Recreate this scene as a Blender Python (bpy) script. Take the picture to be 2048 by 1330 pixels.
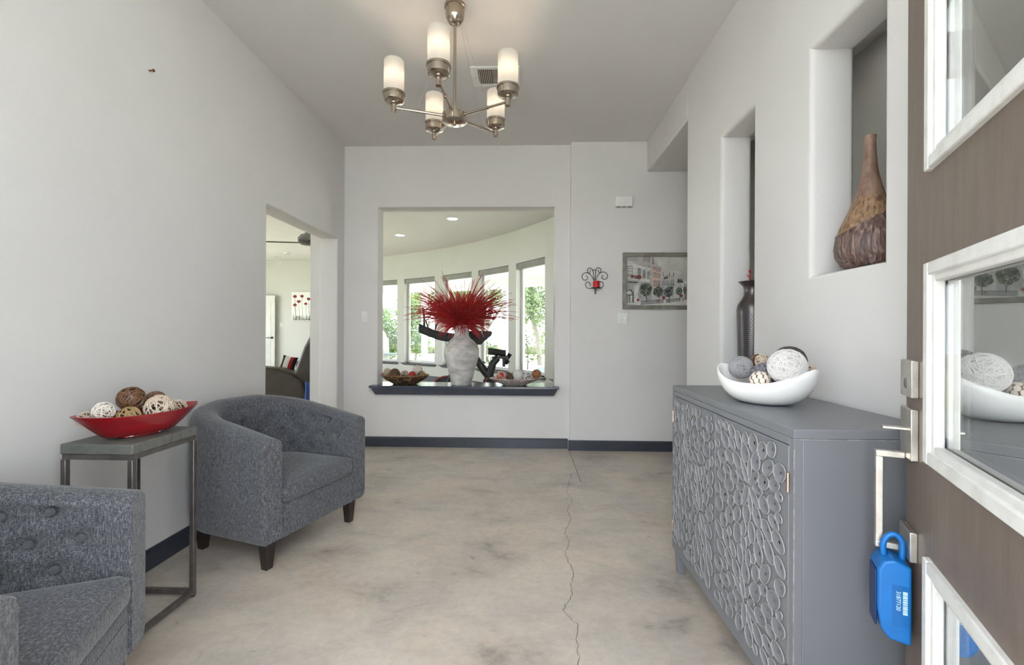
import bpy, bmesh, math, random
from mathutils import Vector, Matrix, Euler
PI = math.pi
R = math.radians
scn = bpy.context.scene
col = scn.collection
for o in list(bpy.data.objects):
    bpy.data.objects.remove(o)

# ---------------------------------------------------------------- camera
cam = bpy.data.cameras.new('camera')
cam.sensor_width = 36.0
cam.lens = 900.0 * 36.0 / 2048.0
cam.shift_y = -3.0 / 2048.0
cam.clip_start = 0.03
cam_o = bpy.data.objects.new('camera', cam)
col.objects.link(cam_o)
cam_o.matrix_world = (Matrix.Translation((0, 0, 1.085)) @ Matrix.Rotation(math.atan(26 / 900), 4, 'Z')
                      @ Matrix.Rotation(PI / 2, 4, 'X') @ Matrix.Rotation(0.0045, 4, 'Z'))
scn.camera = cam_o

# ---------------------------------------------------------------- sky, sun, exposure
world = bpy.data.worlds.new('sky')
scn.world = world
world.use_nodes = True
wb = world.node_tree.nodes['Background']
wb.inputs[0].default_value = (0.91, 0.965, 1.05, 1)
wb.inputs[1].default_value = 7.0
sun = bpy.data.lights.new('sun', 'SUN')
sun.energy = 20.0
sun.angle = R(1.0)
sun.color = (1.0, 0.95, 0.87)
sun_o = bpy.data.objects.new('sun', sun)
col.objects.link(sun_o)
sun_o.rotation_euler = (R(-24), R(-12), 0)
scn.view_settings.view_transform = 'Standard'
scn.view_settings.look = 'None'
scn.view_settings.gamma = 1.0
scn.view_settings.use_curve_mapping = False
scn.view_settings.exposure = 0.24
try:
    cy = scn.cycles
    cy.use_denoising = True
    cy.max_bounces = 14
    cy.diffuse_bounces = 8
    cy.glossy_bounces = 5
    cy.transmission_bounces = 8
    cy.transparent_max_bounces = 24
    cy.sample_clamp_indirect = 8.0
    cy.caustics_reflective = False
    cy.caustics_refractive = False
except Exception:
    pass

# ---------------------------------------------------------------- materials
MATS = {}


def new_mat(name):
    m = bpy.data.materials.new(name)
    m.use_nodes = True
    nt = m.node_tree
    b = nt.nodes['Principled BSDF']
    MATS[name] = m
    return m, nt, b


def N(nt, kind, **kw):
    n = nt.nodes.new(kind)
    for k, v in kw.items():
        if k in n.inputs:
            n.inputs[k].default_value = v
        else:
            setattr(n, k, v)
    return n


def coords(nt, scale=(1, 1, 1)):
    tc = N(nt, 'ShaderNodeTexCoord')
    mp = N(nt, 'ShaderNodeMapping')
    mp.inputs['Scale'].default_value = scale
    nt.links.new(tc.outputs['Object'], mp.inputs['Vector'])
    return mp.outputs['Vector']


def ramp(nt, fac, stops):
    r = N(nt, 'ShaderNodeValToRGB')
    el = r.color_ramp.elements
    while len(el) < len(stops):
        el.new(0.5)
    for e, (p, c) in zip(el, stops):
        e.position = p
        e.color = tuple(c) + (1,) if len(c) == 3 else c
    nt.links.new(fac, r.inputs['Fac'])
    return r.outputs['Color']


def noise(nt, vec, scale, detail=3.0, rough=0.55, dist=0.0):
    n = N(nt, 'ShaderNodeTexNoise')
    n.inputs['Scale'].default_value = scale
    n.inputs['Detail'].default_value = detail
    n.inputs['Roughness'].default_value = rough
    n.inputs['Distortion'].default_value = dist
    nt.links.new(vec, n.inputs['Vector'])
    return n.outputs['Fac']


def mixc(nt, fac, a, b, mode='MIX'):
    m = N(nt, 'ShaderNodeMix', data_type='RGBA', blend_type=mode)
    for sock, v in ((m.inputs[0], fac), (m.inputs[6], a), (m.inputs[7], b)):
        if hasattr(v, 'links') or hasattr(v, 'is_output'):
            nt.links.new(v, sock)
        else:
            sock.default_value = v if not isinstance(v, tuple) else (tuple(v) + (1,) if len(v) == 3 else v)
    return m.outputs[2]


def bump(nt, b, height, strength=0.2, dist=0.01):
    n = N(nt, 'ShaderNodeBump')
    n.inputs['Strength'].default_value = strength
    n.inputs['Distance'].default_value = dist
    nt.links.new(height, n.inputs['Height'])
    nt.links.new(n.outputs['Normal'], b.inputs['Normal'])


def mat(name, c1, c2=None, rough=0.5, metal=0.0, scale=8.0, stretch=(1, 1, 1), lo=0.35, hi=0.65,
        bscale=None, bstr=0.15, bdist=0.004, coat=0.0, detail=3.0, spec=0.5):
    """principled material with two-tone noise and fine relief"""
    m, nt, b = new_mat(name)
    b.inputs['Roughness'].default_value = rough
    b.inputs['Metallic'].default_value = metal
    b.inputs['Coat Weight'].default_value = coat
    b.inputs['Specular IOR Level'].default_value = spec
    v = coords(nt, stretch)
    if c2 is None:
        c2 = tuple(x * 0.88 for x in c1)
    f = noise(nt, v, scale, detail)
    nt.links.new(ramp(nt, f, [(lo, c1), (hi, c2)]), b.inputs['Base Color'])
    if bscale:
        bump(nt, b, noise(nt, v, bscale, 2.0), bstr, bdist)
    return m


mat('wall_paint', (0.68, 0.662, 0.655), (0.655, 0.637, 0.63), rough=0.75, scale=2.0, bscale=170, bstr=0.22, bdist=0.003, spec=0.25)
mat('ceiling_paint', (0.68, 0.665, 0.655), (0.66, 0.645, 0.635), rough=0.8, scale=2.0, bscale=120, bstr=0.25, bdist=0.003, spec=0.2)
mat('far_paint', (0.62, 0.62, 0.595), (0.60, 0.60, 0.575), rough=0.8, scale=2.0, spec=0.2)
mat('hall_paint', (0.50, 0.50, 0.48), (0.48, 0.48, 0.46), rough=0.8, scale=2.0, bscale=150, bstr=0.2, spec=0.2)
mat('base_dark', (0.028, 0.034, 0.048), (0.040, 0.047, 0.062), rough=0.32, scale=30, stretch=(1, 1, 6), spec=0.6)
mat('sill_dark', (0.048, 0.058, 0.082), (0.058, 0.068, 0.094), rough=0.16, scale=12, spec=0.7)
mat('trim_white', (0.82, 0.82, 0.81), rough=0.4, scale=4)
mat('frame_white', (0.78, 0.78, 0.75), (0.66, 0.65, 0.61), rough=0.5, scale=18, stretch=(1, 1, 1), lo=0.45, hi=0.75, bscale=60, bstr=0.1)
mat('plastic_white', (0.83, 0.83, 0.81), rough=0.35, scale=4)
mat('door_brown', (0.185, 0.142, 0.115), (0.150, 0.115, 0.094), rough=0.42, scale=7, stretch=(6, 6, 0.7), bscale=90, bstr=0.12)
mat('nickel', (0.50, 0.43, 0.355), (0.42, 0.36, 0.30), rough=0.2, metal=1.0, scale=60, stretch=(1, 1, 0.05))
mat('satin_steel', (0.62, 0.59, 0.54), (0.50, 0.47, 0.42), rough=0.34, metal=0.85, scale=25)
mat('lock_dark', (0.30, 0.29, 0.27), rough=0.35, metal=0.8, scale=25)
mat('hinge', (0.45, 0.33, 0.27), rough=0.4, metal=0.9, scale=30)
mat('cab_grey', (0.180, 0.184, 0.198), (0.170, 0.174, 0.187), rough=0.40, scale=3, bscale=220, bstr=0.04)
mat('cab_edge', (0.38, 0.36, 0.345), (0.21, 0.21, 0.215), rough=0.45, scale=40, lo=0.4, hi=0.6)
mat('leg_dark', (0.020, 0.014, 0.012), (0.03, 0.02, 0.016), rough=0.35, scale=20, stretch=(4, 4, 0.6))
mat('iron', (0.018, 0.018, 0.02), rough=0.5, scale=30)
mat('table_metal', (0.20, 0.185, 0.175), (0.15, 0.135, 0.125), rough=0.38, metal=0.75, scale=30)
mat('red_lacquer', (0.25, 0.006, 0.011), (0.20, 0.005, 0.009), rough=0.16, scale=5, stretch=(1, 1, 6), coat=0.5)
mat('red_wax', (0.55, 0.012, 0.015), rough=0.35, scale=6)
mat('ceramic_white', (0.86, 0.86, 0.84), (0.80, 0.80, 0.78), rough=0.28, scale=6)
mat('plaster_vase', (0.60, 0.58, 0.56), (0.34, 0.315, 0.30), rough=0.9, scale=9, stretch=(1, 1, 1.7), lo=0.40, hi=0.68, bscale=45, bstr=0.35, detail=6)
mat('stem_red', (0.36, 0.008, 0.014), (0.52, 0.03, 0.03), rough=0.6, scale=20)
mat('stem_rust', (0.42, 0.06, 0.035), (0.25, 0.03, 0.025), rough=0.65, scale=20)
mat('rattan_cream', (0.62, 0.52, 0.42), (0.48, 0.38, 0.29), rough=0.7, scale=14)
mat('rattan_white', (0.72, 0.67, 0.62), (0.60, 0.54, 0.48), rough=0.7, scale=14)
mat('rattan_brown', (0.17, 0.075, 0.035), (0.10, 0.05, 0.025), rough=0.5, scale=14)
mat('rattan_olive', (0.26, 0.19, 0.08), (0.36, 0.24, 0.11), rough=0.6, scale=14)
mat('rattan_dark', (0.05, 0.04, 0.04), (0.10, 0.075, 0.065), rough=0.6, scale=14)
mat('yarn_grey', (0.34, 0.33, 0.34), (0.25, 0.24, 0.255), rough=0.9, scale=40)
mat('yarn_white', (0.74, 0.72, 0.70), (0.60, 0.58, 0.57), rough=0.9, scale=40)
mat('yarn_core', (0.34, 0.32, 0.31), rough=0.95, scale=40)
mat('yarn_dim', (0.17, 0.165, 0.175), (0.13, 0.125, 0.135), rough=0.95, scale=40)
mat('yarn_mid', (0.46, 0.44, 0.43), (0.40, 0.38, 0.37), rough=0.95, scale=40)
mat('ball_slate', (0.13, 0.125, 0.15), (0.20, 0.19, 0.22), rough=0.7, scale=25)
mat('ball_cream', (0.78, 0.71, 0.64), (0.66, 0.56, 0.48), rough=0.6, scale=12)
mat('ball_red', (0.52, 0.025, 0.02), (0.35, 0.02, 0.02), rough=0.4, scale=20)
mat('ball_copper', (0.30, 0.12, 0.05), (0.42, 0.19, 0.08), rough=0.35, scale=25)
mat('mosaic_gold', (0.38, 0.22, 0.08), (0.25, 0.13, 0.05), rough=0.3, scale=15)
mat('gourd_neck', (0.30, 0.20, 0.145), (0.15, 0.085, 0.06), rough=0.45, scale=30, stretch=(1, 1, 0.5))
mat('bike_black', (0.012, 0.013, 0.014), (0.02, 0.021, 0.022), rough=0.4, scale=10)
mat('bike_red', (0.4, 0.02, 0.02), rough=0.4, scale=10)
mat('leather', (0.035, 0.027, 0.021), (0.052, 0.040, 0.030), rough=0.42, scale=14, bscale=60, bstr=0.15)
mat('cloth_blue', (0.04, 0.09, 0.30), (0.07, 0.14, 0.40), rough=0.85, scale=15)
mat('cloth_red', (0.42, 0.012, 0.02), rough=0.85, scale=15)
mat('cloth_white', (0.74, 0.72, 0.70), rough=0.85, scale=15)
mat('cloth_black', (0.012, 0.012, 0.012), rough=0.85, scale=15)
mat('fan_dark', (0.075, 0.07, 0.06), (0.05, 0.045, 0.04), rough=0.4, scale=12)
mat('door_white', (0.74, 0.74, 0.72), rough=0.45, scale=4)
mat('blue_plastic', (0.002, 0.150, 0.46), (0.003, 0.125, 0.40), rough=0.42, scale=14, bscale=260, bstr=0.08)
mat('blue_dark', (0.004, 0.03, 0.12), rough=0.4, scale=14)
mat('sticker_blue', (0.003, 0.115, 0.37), rough=0.3, scale=10)
mat('print_pale', (0.55, 0.80, 0.92), rough=0.5, scale=10)
mat('blind_grey', (0.30, 0.30, 0.28), rough=0.7, scale=4)
mat('eave_white', (0.72, 0.73, 0.70), rough=0.7, scale=3)
mat('post_white', (0.66, 0.68, 0.72), rough=0.6, scale=3)
mat('lawn', (0.44, 0.45, 0.34), (0.52, 0.52, 0.42), rough=0.95, scale=6)
mat('paving', (0.50, 0.49, 0.47), (0.42, 0.41, 0.39), rough=0.85, scale=3)
mat('hedge', (0.10, 0.12, 0.07), (0.16, 0.17, 0.12), rough=0.95, scale=14, bscale=20, bstr=0.5, bdist=0.05)
mat('bark', (0.16, 0.14, 0.12), (0.24, 0.22, 0.20), rough=0.95, scale=14, stretch=(3, 3, 0.5))
mat('garden_blue', (0.40, 0.48, 0.56), rough=0.7, scale=6)
mat('cover_tan', (0.42, 0.42, 0.38), rough=0.9, scale=4)
mat('crack', (0.055, 0.048, 0.042), rough=0.95, scale=20)
mat('joint', (0.24, 0.21, 0.18), rough=0.9, scale=20)
mat('vent_shadow', (0.055, 0.035, 0.022), rough=0.9, scale=4)
mat('vent_paint', (0.62, 0.56, 0.50), rough=0.55, scale=4)
mat('nail', (0.24, 0.13, 0.07), rough=0.4, metal=0.8, scale=20)
mat('canvas_white', (0.88, 0.89, 0.87), (0.78, 0.79, 0.77), rough=0.8, scale=12)
mat('poppy', (0.30, 0.010, 0.025), (0.17, 0.008, 0.018), rough=0.7, scale=25)
mat('ink', (0.05, 0.055, 0.05), (0.16, 0.17, 0.16), rough=0.8, scale=40)
mat('pic_frame', (0.25, 0.235, 0.205), (0.155, 0.145, 0.125), rough=0.6, scale=14, stretch=(1, 1, 1), bscale=40, bstr=0.2)
mat('p_sky', (0.60, 0.585, 0.55), (0.44, 0.43, 0.41), rough=0.8, scale=9, detail=6)
mat('p_stone', (0.64, 0.63, 0.60), (0.50, 0.50, 0.48), rough=0.8, scale=12, detail=6)
mat('p_shade', (0.30, 0.31, 0.31), (0.42, 0.42, 0.41), rough=0.8, scale=22, detail=6)
mat('p_roof', (0.34, 0.30, 0.28), (0.47, 0.43, 0.41), rough=0.8, scale=22, detail=6)
mat('p_pink', (0.60, 0.43, 0.36), (0.50, 0.36, 0.30), rough=0.8, scale=20, detail=6)
mat('p_dark', (0.065, 0.06, 0.06), (0.14, 0.13, 0.12), rough=0.8, scale=50)
mat('p_tree', (0.030, 0.045, 0.030), (0.12, 0.14, 0.09), rough=0.8, scale=55, detail=5, lo=0.42, hi=0.6)
mat('p_tree_blue', (0.025, 0.028, 0.045), (0.10, 0.11, 0.11), rough=0.8, scale=55, detail=5, lo=0.42, hi=0.6)
mat('p_red', (0.30, 0.035, 0.03), (0.18, 0.04, 0.03), rough=0.8, scale=60)
mat('p_pave', (0.62, 0.60, 0.56), (0.52, 0.50, 0.47), rough=0.8, scale=20)


def concrete():
    m, nt, b = new_mat('concrete')
    v = coords(nt)
    vs = coords(nt, (0.8, 1.2, 1))
    n1 = noise(nt, v, 1.3, 6, 0.62, 0.3)
    n2 = noise(nt, vs, 3.2, 9, 0.66, 0.35)
    n3 = noise(nt, v, 34, 4, 0.6)
    base = ramp(nt, n1, [(0.30, (0.45, 0.415, 0.375)), (0.5, (0.54, 0.475, 0.405)), (0.70, (0.59, 0.485, 0.385))])
    st = ramp(nt, n2, [(0.30, (0.42, 0.42, 0.43)), (0.40, (0.80, 0.80, 0.81)), (0.53, (1, 1, 1)), (0.70, (1.14, 1.12, 1.08))])
    c = mixc(nt, 0.8, base, st, 'MULTIPLY')
    fine = ramp(nt, n3, [(0.3, (0.90, 0.90, 0.90)), (0.6, (1.03, 1.03, 1.03))])
    c = mixc(nt, 0.8, c, fine, 'MULTIPLY')
    n4 = noise(nt, coords(nt, (1, 1.6, 1)), 13, 8, 0.72, 0.8)
    fleck = ramp(nt, n4, [(0.27, (0.45, 0.43, 0.42)), (0.36, (0.93, 0.93, 0.93)), (0.5, (1, 1, 1)), (0.72, (1.07, 1.06, 1.04))])
    c = mixc(nt, 0.9, c, fleck, 'MULTIPLY')
    nt.links.new(c, b.inputs['Base Color'])
    r = N(nt, 'ShaderNodeMapRange')
    r.inputs['To Min'].default_value = 0.24
    r.inputs['To Max'].default_value = 0.42
    nt.links.new(n1, r.inputs['Value'])
    nt.links.new(r.outputs[0], b.inputs['Roughness'])
    b.inputs['Specular IOR Level'].default_value = 0.45
    bump(nt, b, n2, 0.05, 0.004)


concrete()


def fabric():
    m, nt, b = new_mat('fabric')
    tc = N(nt, 'ShaderNodeTexCoord')
    out = []
    for s in ((330, 330, 55), (120, 120, 420)):
        mp = N(nt, 'ShaderNodeMapping')
        mp.inputs['Scale'].default_value = s
        nt.links.new(tc.outputs['Object'], mp.inputs['Vector'])
        out.append(noise(nt, mp.outputs['Vector'], 1.0, 2, 0.6))
    c1 = ramp(nt, out[0], [(0.36, (0.032, 0.035, 0.045)), (0.52, (0.082, 0.084, 0.094)), (0.66, (0.225, 0.225, 0.235))])
    c2 = ramp(nt, out[1], [(0.38, (0.036, 0.039, 0.048)), (0.52, (0.084, 0.086, 0.095)), (0.65, (0.205, 0.205, 0.215))])
    nt.links.new(mixc(nt, 0.5, c1, c2), b.inputs['Base Color'])
    b.inputs['Roughness'].default_value = 0.95
    b.inputs['Sheen Weight'].default_value = 0.25
    b.inputs['Specular IOR Level'].default_value = 0.15
    bump(nt, b, out[0], 0.35, 0.002)


fabric()


def tabletop():
    m, nt, b = new_mat('weathered_wood')
    v = coords(nt, (2.2, 9, 4))
    n1 = noise(nt, v, 4.5, 7, 0.65, 0.5)
    n2 = noise(nt, coords(nt, (1, 1, 1)), 16, 6, 0.7, 0.8)
    c = ramp(nt, n1, [(0.3, (0.060, 0.060, 0.055)), (0.46, (0.105, 0.110, 0.100)), (0.56, (0.120, 0.122, 0.110)), (0.68, (0.17, 0.125, 0.085))])
    w = ramp(nt, n2, [(0.70, (0, 0, 0)), (0.74, (0.7, 0.7, 0.7))])
    nt.links.new(mixc(nt, w, c, (0.52, 0.52, 0.50)), b.inputs['Base Color'])
    b.inputs['Roughness'].default_value = 0.62
    bump(nt, b, n1, 0.2, 0.003)


tabletop()


def gourd():
    m, nt, b = new_mat('gourd_body')
    v = coords(nt, (1, 1, 1))
    mp = N(nt, 'ShaderNodeMapping')
    mp.inputs['Rotation'].default_value = (0.45, 0.5, 0)
    mp.inputs['Scale'].default_value = (95, 95, 9)
    nt.links.new(v, mp.inputs['Vector'])
    n1 = noise(nt, mp.outputs['Vector'], 1.0, 5, 0.6, 0.7)
    nt.links.new(ramp(nt, n1, [(0.35, (0.035, 0.02, 0.02)), (0.52, (0.13, 0.075, 0.062)), (0.72, (0.31, 0.235, 0.21))]), b.inputs['Base Color'])
    b.inputs['Roughness'].default_value = 0.38
    bump(nt, b, n1, 0.7, 0.006)
    m, nt, b = new_mat('gourd_band')
    v = coords(nt, (110, 110, 10))
    n1 = noise(nt, v, 1.0, 5, 0.6, 0.4)
    nt.links.new(ramp(nt, n1, [(0.35, (0.10, 0.055, 0.03)), (0.52, (0.25, 0.15, 0.085)), (0.72, (0.40, 0.27, 0.17))]), b.inputs['Base Color'])
    b.inputs['Roughness'].default_value = 0.42
    bump(nt, b, n1, 0.5, 0.004)


gourd()


def pierced():
    """dark pewter sheet with rows of tiny punched holes (each about two pixels wide)"""
    m, nt, b = new_mat('pierced_metal')
    tc = N(nt, 'ShaderNodeTexCoord')
    sep = N(nt, 'ShaderNodeSeparateXYZ')
    nt.links.new(tc.outputs['Object'], sep.inputs[0])

    def M(op, a, b_=None, c=None):
        n = N(nt, 'ShaderNodeMath', operation=op)
        for i, v in enumerate((a, b_, c)):
            if v is None:
                continue
            if isinstance(v, (int, float)):
                n.inputs[i].default_value = v
            else:
                nt.links.new(v, n.inputs[i])
        return n.outputs[0]
    ang = M('ARCTAN2', sep.outputs[1], sep.outputs[0])
    u = M('MULTIPLY', ang, 40 / (2 * PI))
    w = M('MULTIPLY', sep.outputs[2], 1 / 0.0105)
    row = M('FLOOR', w)
    half = M('MULTIPLY', M('MODULO', row, 2.0), 0.5)
    fu = M('SUBTRACT', M('FRACT', M('ADD', M('ADD', u, half), 100.0)), 0.5)
    fw = M('SUBTRACT', M('FRACT', w), 0.5)
    d = M('ADD', M('MULTIPLY', fu, fu), M('MULTIPLY', fw, fw))
    hole = M('LESS_THAN', d, 0.085)
    nt.links.new(mixc(nt, hole, (0.11, 0.10, 0.105), (0.006, 0.006, 0.008)), b.inputs['Base Color'])
    b.inputs['Metallic'].default_value = 0.8
    b.inputs['Roughness'].default_value = 0.34
    h = M('SUBTRACT', 1.0, hole)
    nt.links.new(M('MULTIPLY', h, 0.85), b.inputs['Metallic'])


pierced()
mat('pewter', (0.12, 0.105, 0.105), (0.09, 0.08, 0.08), rough=0.3, metal=0.85, scale=10)


def mosaic(name, tile1, tile2, grout, scale):
    m, nt, b = new_mat(name)
    v = coords(nt)
    vo = N(nt, 'ShaderNodeTexVoronoi')
    vo.inputs['Scale'].default_value = scale
    nt.links.new(v, vo.inputs['Vector'])
    ve = N(nt, 'ShaderNodeTexVoronoi', feature='DISTANCE_TO_EDGE')
    ve.inputs['Scale'].default_value = scale
    nt.links.new(v, ve.inputs['Vector'])
    sp = N(nt, 'ShaderNodeSeparateColor')
    nt.links.new(vo.outputs['Color'], sp.inputs[0])
    c = ramp(nt, sp.outputs[0], [(0.3, tile1), (0.7, tile2)])
    e = ramp(nt, ve.outputs['Distance'], [(0.02, (1, 1, 1)), (0.05, (0, 0, 0))])
    nt.links.new(mixc(nt, e, c, grout), b.inputs['Base Color'])
    b.inputs['Roughness'].default_value = 0.35


mosaic('shell_mosaic', (0.50, 0.42, 0.37), (0.70, 0.63, 0.58), (0.16, 0.09, 0.07), 42)
mosaic('dark_mosaic', (0.025, 0.024, 0.022), (0.075, 0.045, 0.03), (0.42, 0.24, 0.09), 17)


def glass(name, refl, tint=(1, 1, 1)):
    m = bpy.data.materials.new(name)
    m.use_nodes = True
    nt = m.node_tree
    nt.nodes.clear()
    out = N(nt, 'ShaderNodeOutputMaterial')
    tr = N(nt, 'ShaderNodeBsdfTransparent')
    tr.inputs[0].default_value = tint + (1,)
    gl = N(nt, 'ShaderNodeBsdfGlossy')
    gl.inputs['Roughness'].default_value = 0.01
    fr = N(nt, 'ShaderNodeFresnel')
    fr.inputs['IOR'].default_value = refl
    mx = N(nt, 'ShaderNodeMixShader')
    geo = N(nt, 'ShaderNodeNewGeometry')
    inv = N(nt, 'ShaderNodeMath', operation='SUBTRACT')
    inv.inputs[0].default_value = 1.0
    nt.links.new(geo.outputs['Backfacing'], inv.inputs[1])
    mul = N(nt, 'ShaderNodeMath', operation='MULTIPLY')
    nt.links.new(fr.outputs[0], mul.inputs[0])
    nt.links.new(inv.outputs[0], mul.inputs[1])
    nt.links.new(mul.outputs[0], mx.inputs[0])
    nt.links.new(tr.outputs[0], mx.inputs[1])
    nt.links.new(gl.outputs[0], mx.inputs[2])
    nt.links.new(mx.outputs[0], out.inputs[0])
    MATS[name] = m




def leaf(name, c1, c2):
    m, nt, b = new_mat(name)
    v = coords(nt)
    c = ramp(nt, noise(nt, v, 3.0), [(0.35, c1), (0.65, c2)])
    nt.links.new(c, b.inputs['Base Color'])
    b.inputs['Roughness'].default_value = 0.6
    t = N(nt, 'ShaderNodeBsdfTranslucent')
    nt.links.new(c, t.inputs[0])
    mx = N(nt, 'ShaderNodeMixShader')
    mx.inputs[0].default_value = 0.45
    out = nt.nodes['Material Output']
    nt.links.new(b.outputs[0], mx.inputs[1])
    nt.links.new(t.outputs[0], mx.inputs[2])
    nt.links.new(mx.outputs[0], out.inputs[0])


leaf('leaf_deep', (0.085, 0.15, 0.04), (0.15, 0.24, 0.07))
leaf('leaf_pale', (0.16, 0.215, 0.11), (0.25, 0.31, 0.18))
glass('window_glass', 1.35, (0.96, 0.98, 0.96))


def coated_pane():
    """coated double glazing: strong clear reflection over a see-through pane"""
    m = bpy.data.materials.new('door_glass')
    m.use_nodes = True
    nt = m.node_tree
    nt.nodes.clear()
    out = N(nt, 'ShaderNodeOutputMaterial')
    tr = N(nt, 'ShaderNodeBsdfTransparent')
    tr.inputs[0].default_value = (0.86, 0.88, 0.87, 1)
    gl = N(nt, 'ShaderNodeBsdfGlossy')
    gl.inputs['Roughness'].default_value = 0.0
    gl.inputs[0].default_value = (0.95, 0.96, 0.95, 1)
    mx = N(nt, 'ShaderNodeMixShader')
    mx.inputs[0].default_value = 0.62
    nt.links.new(tr.outputs[0], mx.inputs[1])
    nt.links.new(gl.outputs[0], mx.inputs[2])
    nt.links.new(mx.outputs[0], out.inputs[0])
    MATS['door_glass'] = m


coated_pane()


def emit(name, color, strength):
    m = bpy.data.materials.new(name)
    m.use_nodes = True
    nt = m.node_tree
    nt.nodes.clear()
    out = N(nt, 'ShaderNodeOutputMaterial')
    e = N(nt, 'ShaderNodeEmission')
    e.inputs[0].default_value = color + (1,)
    e.inputs[1].default_value = strength
    nt.links.new(e.outputs[0], out.inputs[0])
    MATS[name] = m


emit('bulb', (1.0, 0.77, 0.54), 90.0)
emit('downlight', (1.0, 0.96, 0.88), 30.0)


def shade_glass():
    m = bpy.data.materials.new('opal_glass')
    m.use_nodes = True
    nt = m.node_tree
    nt.nodes.clear()
    out = N(nt, 'ShaderNodeOutputMaterial')
    t = N(nt, 'ShaderNodeBsdfTranslucent')
    t.inputs[0].default_value = (0.38, 0.38, 0.375, 1)
    d = N(nt, 'ShaderNodeBsdfDiffuse')
    d.inputs[0].default_value = (0.70, 0.68, 0.64, 1)
    g = N(nt, 'ShaderNodeBsdfGlossy')
    g.inputs['Roughness'].default_value = 0.25
    mx = N(nt, 'ShaderNodeMixShader')
    mx.inputs[0].default_value = 0.35
    nt.links.new(t.outputs[0], mx.inputs[1])
    nt.links.new(d.outputs[0], mx.inputs[2])
    m2 = N(nt, 'ShaderNodeMixShader')
    m2.inputs[0].default_value = 0.05
    nt.links.new(mx.outputs[0], m2.inputs[1])
    nt.links.new(g.outputs[0], m2.inputs[2])
    e = N(nt, 'ShaderNodeEmission')
    e.inputs[0].default_value = (1.0, 0.88, 0.72, 1)
    e.inputs[1].default_value = 0.15
    ad = N(nt, 'ShaderNodeAddShader')
    nt.links.new(m2.outputs[0], ad.inputs[0])
    nt.links.new(e.outputs[0], ad.inputs[1])
    nt.links.new(ad.outputs[0], out.inputs[0])
    MATS['opal_glass'] = m


shade_glass()


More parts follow.
